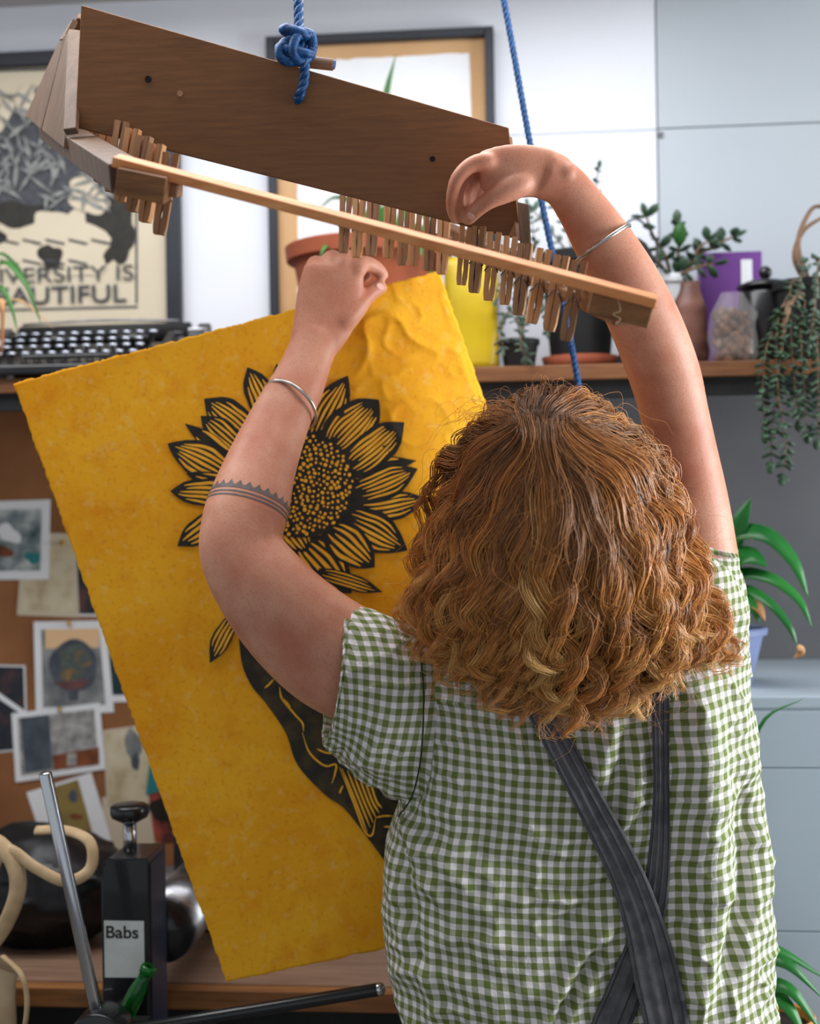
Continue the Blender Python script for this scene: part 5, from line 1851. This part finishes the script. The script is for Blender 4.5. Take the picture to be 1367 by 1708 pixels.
def fold_height(px_, py_):
    h = np.zeros_like(px_)
    for pl_, amp, wd in FOLDS:
        C = crom(pl_, 24)
        best = np.full_like(px_, 1e9)
        tb_ = np.zeros_like(px_)
        for i in range(len(C) - 1):
            a, b_ = C[i], C[i + 1]
            ab = b_ - a
            t = np.clip(((px_ - a[0]) * ab[0] + (py_ - a[1]) * ab[1]) / (ab @ ab + 1e-9), 0, 1)
            dx, dy = px_ - a[0] - t * ab[0], py_ - a[1] - t * ab[1]
            d2 = dx * dx + dy * dy
            mk = d2 < best
            best = np.where(mk, d2, best)
            tb_ = np.where(mk, (i + t) / (len(C) - 1), tb_)
        env = np.clip(np.minimum(tb_, 1 - tb_) * 5 + 0.15, 0, 1)
        h += 1.5 * amp * env * np.exp(-best / (2 * wd * wd))
    return h


def wrinkle(P, k=1.0):
    a = 1 - np.abs(vnoise(P * np.array([1.0, 1.0, 1.6]), 11, 31))
    b_ = 1 - np.abs(vnoise(P * np.array([1.0, 1.0, 1.7]) + 5, 24, 32))
    return k * (0.007 * (a ** 2 - 0.4) + 0.0045 * (b_ ** 3 - 0.3) + 0.0018 * vnoise(P, 60, 33))


def cloth(name, G, UVg, parent, closed=True):
    """cloth grid with its own weave coordinates"""
    r_, c_ = G.shape[:2]
    ii, jj = np.meshgrid(np.arange(r_ - 1), np.arange(c_ - 1), indexing='ij')
    q = np.stack([ii * c_ + jj, ii * c_ + jj + 1, (ii + 1) * c_ + jj + 1, (ii + 1) * c_ + jj], -1).reshape(-1, 4)
    me = fast_mesh(name, (G - PO).reshape(-1, 3), q, M['gingham'])
    ul = me.uv_layers.new(name='cloth')
    ul.data.foreach_set('uv', UVg.reshape(-1, 2)[q.ravel()].astype(np.float32).ravel())
    return link(name, me, parent)


nr_, nc_ = 380, 421
ys = np.linspace(842, 1900, nr_)
thc = np.linspace(-math.pi / 2 - math.pi, -math.pi / 2 + math.pi, nc_)     # seam at the front, back in the middle
# even spacing along the outline
G = []
for y in ys:
    fine = torso_ring(y, np.linspace(-1.5 * math.pi, 0.5 * math.pi, 1500))
    s = np.concatenate([[0], np.cumsum(np.linalg.norm(np.diff(fine, axis=0), axis=1))])
    si = np.linspace(0, s[-1], nc_)
    G.append(np.stack([np.interp(si, s, fine[:, k]) for k in range(3)], 1))
G = np.array(G)
arc = np.concatenate([np.zeros((nr_, 1)), np.cumsum(np.linalg.norm(np.diff(G, axis=1), axis=2), axis=1)], 1)
arc = arc - arc[:, nc_ // 2:nc_ // 2 + 1]
cen_ = G.mean(1, keepdims=True)
uu_ = arc
vv_ = G[..., 2] - 0.13 * np.sqrt((G[..., 0] - cen_[..., 0]) ** 2 + 0.0036)
UVg = np.stack([uu_, vv_], -1)
outw = G - cen_
outw[..., 2] = 0
# outward direction of the ring
Tn = np.gradient(G, axis=1)
Nn = nrm(np.stack([Tn[..., 1], -Tn[..., 0], np.zeros_like(Tn[..., 0])], -1))
Nn = Nn * np.sign((Nn * outw).sum(-1, keepdims=True))
pxs, pys = proj(G)
back = np.clip((cen_[..., 1] - G[..., 1]) / 0.05, 0, 1)
H = fold_height(pxs, pys) * back + wrinkle(G, 1.45) * np.clip((pys - 900) / 200, 0.2, 1)
# wide slow waves of a loose shirt
H += 0.006 * np.sin(G[..., 0] * 26 + G[..., 2] * 5) * np.clip((pys - 1350) / 300, 0, 1)
# keep the silhouette where it is at the sides
side_k = np.abs((G[..., 0] - cen_[..., 0])) / (np.abs(G[..., 0] - cen_[..., 0]).max(1, keepdims=True))
H *= 1 - 0.55 * np.clip((side_k - 0.9) / 0.1, 0, 1)
G = G + Nn * H[..., None]
shirt = cloth('shirt', G, UVg, person)
shirt['label'] = 'green and white gingham short-sleeved shirt'
SV = G.reshape(-1, 3)
ii, jj = np.meshgrid(np.arange(nr_ - 1), np.arange(nc_ - 1), indexing='ij')
SQ = np.stack([ii * nc_ + jj, ii * nc_ + jj + 1, (ii + 1) * nc_ + jj + 1, (ii + 1) * nc_ + jj], -1).reshape(-1, 4)
# waistline closure under the hem is the trousers


def sleeve(pts, seg, n, uvrot, hem_wave, seed, tilt_end=(0.0, 0.0)):
    A = np.array(pts, float)
    S = crom(A, n)
    P = np.array([U(q[0], q[1], q[2]) for q in S])
    w_ = S[:, 3] / 2 / F * S[:, 2]
    T = nrm(np.gradient(P, axis=0))
    th = np.linspace(0, 2 * math.pi, seg)
    ln = np.concatenate([[0], np.cumsum(np.linalg.norm(np.diff(P, axis=0), axis=1))])
    G, UVs = [], []
    for i in range(n):
        view = nrm(P[i] - CAM)
        e1 = nrm(np.cross(T[i], view))
        e2 = np.cross(e1, T[i])
        t = i / (n - 1)
        dirs = np.cos(th)[:, None] * e1 + S[i, 4] * np.sin(th)[:, None] * e2
        Q = P[i] + w_[i] * dirs
        k = 1 - np.cos(th)                                   # lower side gathers more
        lower = np.clip(np.cos(th) * hem_wave, 0, 1)
        cuff = np.clip((t - 0.72) / 0.28, 0, 1)
        wr_ = wrinkle(Q, 0.8) + lower * (0.0065 * vnoise(Q, 30, seed) + 0.004 * vnoise(Q, 60, seed + 1)) + cuff * 0.0022 * np.sin(th * 23 + 3 * np.sin(5 * th)) * np.clip((t - 0.85) / 0.1, 0, 1)
        # hem band: stitched groove
        wr_ = wr_ - 0.003 * np.exp(-((t - 0.90) / 0.012) ** 2)
        G.append(Q + nrm(dirs) * wr_[:, None] + T[i] * ((tilt_end[0] + tilt_end[1] * np.cos(th)) * t * t)[:, None])
        c_, s_ = math.cos(uvrot), math.sin(uvrot)
        u0, v0 = w_[n // 2] * th, np.full_like(th, ln[i])
        UVs.append(np.stack([u0 * c_ - v0 * s_, u0 * s_ + v0 * c_], 1))
    # turned-in edge
    for kk in (0.93, 0.9):
        G.append(P[-1] + (G[n - 1] - P[-1]) * kk - T[-1] * (0.0 if kk > 0.92 else 0.02))
        UVs.append(UVs[-1])
    return np.array(G), np.array(UVs)


G1, U1 = sleeve([(790, 1225, 1.895, 300, .22), (718, 1200, 1.88, 290, .54), (655, 1170, 1.868, 268, .76), (600, 1140, 1.858, 240, .88), (560, 1120, 1.852, 224, .93), (542, 1112, 1.85, 218, .95)], 240, 150, 0.36, 1, 41, (-0.013, -0.027))
sl1 = cloth('sleeve', G1, U1, shirt)
G2, U2 = sleeve([(1140, 1110, 1.90, 210, .75), (1150, 1040, 1.893, 196, .8), (1157, 980, 1.885, 166, .85), (1158, 930, 1.88, 146, .95), (1158, 893, 1.876, 136, 1.02)], 200, 110, 0.0, 1, 47, (0.0, 0.022))
sl2 = cloth('sleeve', G2, U2, shirt)
SB = BVHTree.FromPolygons(SV.tolist(), SQ.tolist())


def on_shirt(px_, py_, off, bvhs):
    o_ = Vector(CAM)
    d_ = Vector(nrm(U(px_, py_, 1.0) - CAM))
    best = None
    for bv in bvhs:
        h = bv.ray_cast(o_, d_)
        if h[0] is not None and (best is None or h[3] < best):
            best = h[3]
    if best is None:
        best = 1.80 / d_.y
    return np.array(o_ + d_ * (best - off))


r1_, c1_ = G1.shape[:2]
ii, jj = np.meshgrid(np.arange(r1_ - 1), np.arange(c1_ - 1), indexing='ij')
Q1 = np.stack([ii * c1_ + jj, ii * c1_ + jj + 1, (ii + 1) * c1_ + jj + 1, (ii + 1) * c1_ + jj], -1).reshape(-1, 4)
SB1 = BVHTree.FromPolygons(G1.reshape(-1, 3).tolist(), Q1.tolist())
# armhole seam stitched line
C = crom([(700, 1085), (706, 1150), (705, 1220), (699, 1280), (686, 1330), (664, 1362)], 40)
link('armhole_seam', MB().tube(np.array([on_shirt(x, y, 0.0004, [SB, SB1]) for x, y in C]) - PO, 0.0011, 6).mesh('armhole_seam', M['thread'], True), shirt)


# ---- apron straps crossing on the back
def strap(pts, off, name):
    A = crom(np.array(pts, float), 110)
    T = nrm(np.gradient(A[:, :2], axis=0))
    N = np.stack([-T[:, 1], T[:, 0]], 1)
    ks = np.linspace(-1, 1, 21)
    D = np.zeros((len(A), len(ks)))
    Gp = np.zeros((len(A), len(ks), 3))
    for i in range(len(A)):
        for j, k in enumerate(ks):
            x, y = A[i, 0] + N[i, 0] * k * A[i, 2] / 2, A[i, 1] + N[i, 1] * k * A[i, 2] / 2
            Gp[i, j] = on_shirt(x, y, 0, [SB])
    dep = Gp[..., 1]
    # a strap bridges small creases: smooth its depth
    for _ in range(14):
        p_ = np.pad(dep, ((1, 1), (0, 0)), mode='edge')
        dep = np.minimum((p_[:-2] + p_[1:-1] * 2 + p_[2:]) / 4, Gp[..., 1])
        dep = dep * 0.5 + dep.mean(1, keepdims=True) * 0.5
        dep = np.minimum(dep, Gp[..., 1] + 0.002)
    dep = dep - off + 0.0015 * np.abs(ks)[None, :] ** 4 - 0.0022 * np.sin(np.linspace(0, 9, len(A)))[:, None] * ks[None, :]
    dep = dep - 0.0022 * np.exp(-((ks - 0.22) / 0.13) ** 2)[None, :] - 0.0014 * np.exp(-((ks + 0.3) / 0.12) ** 2)[None, :]
    # raised hems along both edges
    dep = dep - 0.0012 * ((np.abs(ks) > 0.62) & (np.abs(ks) < 0.95))[None, :]
    for i in range(len(A)):
        for j in range(len(ks)):
            r_ = (Gp[i, j] - CAM) / (Gp[i, j, 1])
            Gp[i, j] = CAM + r_ * dep[i, j]
    back_ = Gp + np.array([0, 0.0035, 0])
    ring = np.concatenate([Gp, back_[:, ::-1]], 1)
    o = link(name, MB().rings(ring - PO).mesh(name, M['denim'], True))
    for s_ in (2, 7, len(ks) - 3):
        link('stitching', MB().tube(Gp[:, s_] - PO + np.array([0, -0.0006, 0]), 0.0007, 5).mesh('stitching', M['denim_dark'], True), o)
    return o


strap([(1106, 1080, 30), (1102, 1180, 29), (1103, 1325, 27), (1098, 1450, 38), (1086, 1530, 44), (1062, 1600, 54), (1040, 1660, 60), (1018, 1715, 64), (990, 1800, 66)], 0.004, 'apron_strap')['label'] = 'charcoal denim strap running straight down, underneath'
strap([(870, 1110, 44), (890, 1165, 44), (921, 1222, 46), (979, 1331, 50), (1040, 1450, 58), (1073, 1540, 66), (1094, 1626, 76), (1113, 1715, 74), (1125, 1800, 74)], 0.0095, 'apron_strap')['label'] = 'charcoal denim strap crossing diagonally, on top'

# ---- trousers and shoes (below the picture edge)
tr = MB()
th = np.linspace(0, 2 * math.pi, 48, endpoint=False)
tr.rings(np.array([torso_ring(y, th, 0.022) for y in np.linspace(1780, 1890, 8)]))
zt = U(970, 1840, 1.91)[2]
for s in (-1, 1):
    zs = np.linspace(zt + 0.02, 0.07, 24)
    Gl = []
    for z in zs:
        k = (z - 0.07) / (zt - 0.05)
        rad = 0.062 + 0.052 * k
        cxx = PX + s * (0.085 + 0.03 * k)
        Gl.append(np.stack([cxx + rad * np.cos(th), PY + 0.01 + rad * 1.1 * np.sin(th), np.full_like(th, z)], 1))
    tr.rings(np.array(Gl))
    sh = MB()
    Gs = []
    for i in range(12):
        u_ = i / 11
        y_ = PY - 0.07 + 0.25 * u_
        hgt = 0.075 * (1 - 0.5 * u_) + 0.006
        wid = 0.046 * math.sin(min(1, 0.45 + u_ * 1.2) * math.pi / 2) * (1 if u_ < 0.8 else 1 - (u_ - 0.8) * 2.2)
        aa = np.linspace(0, 2 * math.pi, 24, endpoint=False)
        Gs.append(np.stack([PX + s * 0.095 + wid * np.cos(aa), np.full_like(aa, y_), np.maximum(hgt / 2 + hgt / 2 * np.sin(aa) * 1.15, 0.0)], 1))
    sh.rings(np.array(Gs) - PO)
    link('shoe', sh.mesh('shoe', M['shoe'], True))
tm = MB()
tm.v = [q - PO for q in tr.v]
tm.f, tm.n = tr.f, tr.n
link('trousers', tm.mesh('trousers', M['denim'], True))

# ---- hair
HY = np.array([640, 655, 680, 700, 740, 800, 860, 900, 950, 1000, 1050, 1100, 1150, 1200, 1240], float)
HL = np.array([905, 855, 818, 802, 766, 750, 727, 712, 695, 680, 670, 682, 715, 775, 890], float)
HR = np.array([935, 990, 1028, 1048, 1080, 1120, 1148, 1164, 1184, 1206, 1228, 1240, 1205, 1130, 1050], float)
HD = np.array([1.725, 1.67, 1.645, 1.628, 1.605, 1.588, 1.582, 1.582, 1.588, 1.60, 1.622, 1.65, 1.682, 1.715, 1.735])
YE = (np.array([-1.0, -0.8, -0.6, -0.35, -0.1, 0.15, 0.35, 0.55, 0.75, 1.0]), np.array([1105, 1178, 1204, 1214, 1226, 1242, 1220, 1188, 1155, 1112.]))


def hair_pt(q, y, lay):
    """point of the hair volume: q across (-1..1), photo row y, layer 0..1"""
    l, r_ = np.interp(y, HY, HL), np.interp(y, HY, HR)
    d0 = np.interp(y, HY, HD)
    dside = np.interp(y, [640, 800, 1000, 1240], [1.735, 1.75, 1.765, 1.79])
    mid, hw = (l + r_) / 2, (r_ - l) / 2 * (0.80 + 0.20 * lay)
    s = np.sqrt(np.clip(1 - q * q, 0, 1)) ** 0.85
    d = dside - (dside - d0) * s + (1 - lay) * 0.05 * s
    return mid + hw * q, d


rg = np.random.default_rng(42)
CR = (905.0, 716.0)
NS = 46
strands, tones, rads = [], [], []
sv = np.linspace(0, 1, NS)


def path_back(qe, ye, lay, y0s=0.0):
    """lock centre line from the crown parting down the back"""
    s = y0s + (1 - y0s) * sv
    q = qe * (1 - (1 - np.clip(s * 1.7, 0, 1)) ** 2.2)
    yst = CR[1] - 26 * abs(qe) ** 1.5
    y = yst + (ye - yst) * (s ** (1.0 + 0.35 * abs(qe)))
    x, d = hair_pt(q, y, np.full_like(q, lay))
    # at the crown everything starts from the parting
    k = np.clip(s * 3.5, 0, 1)
    k = k * k * (3 - 2 * k)
    x = CR[0] + qe * 34 + (x - CR[0] - qe * 34) * k
    return x, y, d


def add_lock(x, y, d, nst, r0, r1, amp0, amp1, wl, tone, fly=0.06, seedphase=None, t0=0.14, t1=0.70):
    P = np.stack([CAM[0] + d * ((x - 683.5) / F * RV[0] + (854 - y) / F * UV_[0]), CAM[1] + d, CAM[2] + d * ((x - 683.5) / F * RV[2] + (854 - y) / F * UV_[2])], 1)
    T = nrm(np.gradient(P, axis=0))
    e1 = nrm(np.cross(T, (0.0, 1.0, 0.001)))
    e2 = np.cross(T, e1)
    ln = np.concatenate([[0], np.cumsum(np.linalg.norm(np.diff(P, axis=0), axis=1))])
    ph0 = rg.uniform(0, 6.28) if seedphase is None else seedphase + rg.normal(0, 0.45)
    hand = rg.choice([-1, 1], p=[0.25, 0.75])
    sl = ln / max(ln[-1], 1e-6)
    amp = (amp0 + (amp1 - amp0) * np.clip((sl - 0.12) / 0.5, 0, 1)) * (1 + 0.9 * np.clip((sl - 0.72) / 0.28, 0, 1))
    wlv = wl * (1.15 - 0.2 * sl - 0.3 * np.clip((sl - 0.75) / 0.25, 0, 1))
    ph = ph0 + 2 * math.pi * np.cumsum(np.gradient(ln) / wlv)
    drift = rg.normal(0, 0.006, 2)
    for j in range(nst):
        isfly = rg.uniform() < fly
        rr = (r0 + (r1 - r0) * sl) * (2.0 if isfly else 1.0)
        o1, o2 = rg.normal(0, 0.55, 2)
        a = amp * rg.uniform(0.88, 1.12) * (1.25 if isfly else 1)
        p = ph + rg.normal(0, 0.13) + (rg.normal(0, 0.5) * sl if isfly else 0)
        off1 = a * np.cos(p) + rr * o1 + drift[0] * sl ** 2
        off2 = 0.6 * a * np.sin(p) * hand + 0.5 * rr * o2 + drift[1] * sl ** 2
        # short strands end early
        cut = rg.uniform(0.93, 1.0)
        Q = P + e1 * off1[:, None] + e2 * off2[:, None]
        if cut < 0.99:
            Q = np.stack([np.interp(sv * cut, sv, Q[:, k]) for k in range(3)], 1)
        strands.append(Q)
        tones.append(np.clip(tone + t0 + (t1 - t0) * sl ** 0.8 + rg.normal(0, 0.07), 0, 1))
        rads.append((0.00020 if isfly else rg.uniform(0.00045, 0.00072)) * np.clip(1.15 - 0.75 * sl ** 3, 0.3, 1) * np.clip(0.5 + sl * 6, 0, 1))


def back_lock(qe, lay, nst, r0, r1, tone):
    ye = np.interp(qe, *YE)
    ye = ye - abs(rg.normal(0, 1)) * 30 - (rg.uniform(20, 110) if rg.uniform() < 0.25 else 0)
    x, y, d = path_back(qe, ye, lay)
    add_lock(x, y, d, nst, r0, r1, 0.0004, rg.uniform(0.0066, 0.0115), 0.088 + 0.012 * math.sin(4.3 * qe + 1) + rg.normal(0, 0.005), tone + rg.normal(0, 0.15), 0.02, 2.6 * math.sin(5.1 * qe + 0.7) + 1.8 * math.sin(11 * qe))


for i in range(75):
    qe = -1 + 2 * ((i * 0.618034) % 1)
    back_lock(qe, rg.uniform(0.0, 0.6), 18, 0.010, 0.006, -0.2)  # inner locks toned darker: shade below the outer locks is in the colour
for i in range(112):
    qe = -1 + 2 * ((i * 0.618034 + 0.3) % 1)
    qe = math.copysign(abs(qe) ** 0.9, qe)
    back_lock(qe, rg.uniform(0.7, 1.0), 36, 0.0120, 0.0046, 0.14)
# swept over the top to the front
for i in range(70):
    a = -1.25 + 2.5 * (i + rg.uniform(0, 1)) / 70
    top_y = 655 + 70 * abs(a) ** 2.2 + rg.normal(0, 4)
    xx_ = CR[0] + 15 + a * 118
    ctrl = np.array([[CR[0] + a * 20, CR[1] - 2, 1.628], [CR[0] + a * 70, (CR[1] + top_y) / 2 - 4, 1.648], [xx_, top_y, 1.70], [xx_ + a * 45, top_y + 28, 1.78], [xx_ + a * 70, top_y + 150 + 40 * rg.uniform(), 1.83], [xx_ + a * 85 + rg.normal(0, 6), top_y + 300, 1.825]])
    C = crom(ctrl, NS)
    add_lock(C[:, 0], C[:, 1], C[:, 2], 13, 0.0075, 0.006, 0.0012, 0.009, 0.07, rg.normal(0.05, 0.12))
# sides towards the face
for i in range(50):
    s = -1 if i % 2 else 1
    q0 = rg.uniform(0.75, 1.0)
    ye = 1090 + rg.normal(0, 35)
    y = np.linspace(700 + 30 * rg.uniform(), ye, NS)
    l, r_ = np.interp(y, HY, HL), np.interp(y, HY, HR)
    mid, hw = (l + r_) / 2, (r_ - l) / 2
    x = mid + s * hw * q0 * 0.96
    d = 1.72 + 0.10 * rg.uniform() + 0.03 * np.linspace(0, 1, NS)
    add_lock(x, y, d, 11, 0.0085, 0.0055, 0.002, 0.011, rg.uniform(0.05, 0.075), rg.normal(0.02, 0.09))
# loose frizz on the outline
for i in range(130):
    qe = rg.uniform(-1, 1)
    ye = np.interp(qe, *YE) + rg.normal(-60, 110)
    ye = max(760, min(1240, ye))
    x, y, d = path_back(qe, ye, 1.05, rg.uniform(0, 0.4))
    add_lock(x, y, d, 1, 0.004, 0.016, 0.003, 0.013, rg.uniform(0.035, 0.07), rg.normal(0.1, 0.1), 1.0)
for i in range(90):
    a = rg.uniform(-1.2, 1.2)
    C = crom(np.array([[CR[0] + a * 60, 690, 1.64], [CR[0] + a * 110, 652 + 40 * abs(a), 1.68], [CR[0] + a * 140 + rg.normal(0, 18), 640 + 55 * abs(a) + rg.normal(0, 10), 1.72], [CR[0] + a * 165 + rg.normal(0, 24), 672 + 70 * abs(a) + rg.normal(0, 16), 1.75]]), NS)
    add_lock(C[:, 0], C[:, 1], C[:, 2], 1, 0.002, 0.005, 0.0005, 0.0022, 0.06, 0.2, 1.0)

S = np.array(strands)
tone = np.array(tones)
RR = np.array(rads)
T = nrm(np.gradient(S, axis=1))
e1 = nrm(np.cross(T, np.array([0.23, 0.91, 0.33])))
e2 = np.cross(T, e1)
ns = len(S)
V = np.zeros((ns, NS, 3, 3))
for k in range(3):
    a = 2 * math.pi * k / 3
    V[:, :, k] = S + RR[..., None] * (math.cos(a) * e1 + math.sin(a) * e2)
idx = np.arange(ns * NS * 3).reshape(ns, NS, 3)
Qs = []
for k in range(3):
    k2 = (k + 1) % 3
    Qs.append(np.stack([idx[:, :-1, k], idx[:, :-1, k2], idx[:, 1:, k2], idx[:, 1:, k]], -1).reshape(-1, 4))
Q = np.concatenate(Qs)
hm = fast_mesh('hair', V.reshape(-1, 3) - PO, Q, M['hair'])
at = hm.attributes.new('tone', 'FLOAT', 'POINT')
at.data.foreach_set('value', np.repeat(tone[:, :, None], 3, 2).astype(np.float32).ravel())
hair = link('hair', hm)
hair['label'] = 'curly copper-blonde shoulder-length hair'
# undercoat that closes the gaps between the locks
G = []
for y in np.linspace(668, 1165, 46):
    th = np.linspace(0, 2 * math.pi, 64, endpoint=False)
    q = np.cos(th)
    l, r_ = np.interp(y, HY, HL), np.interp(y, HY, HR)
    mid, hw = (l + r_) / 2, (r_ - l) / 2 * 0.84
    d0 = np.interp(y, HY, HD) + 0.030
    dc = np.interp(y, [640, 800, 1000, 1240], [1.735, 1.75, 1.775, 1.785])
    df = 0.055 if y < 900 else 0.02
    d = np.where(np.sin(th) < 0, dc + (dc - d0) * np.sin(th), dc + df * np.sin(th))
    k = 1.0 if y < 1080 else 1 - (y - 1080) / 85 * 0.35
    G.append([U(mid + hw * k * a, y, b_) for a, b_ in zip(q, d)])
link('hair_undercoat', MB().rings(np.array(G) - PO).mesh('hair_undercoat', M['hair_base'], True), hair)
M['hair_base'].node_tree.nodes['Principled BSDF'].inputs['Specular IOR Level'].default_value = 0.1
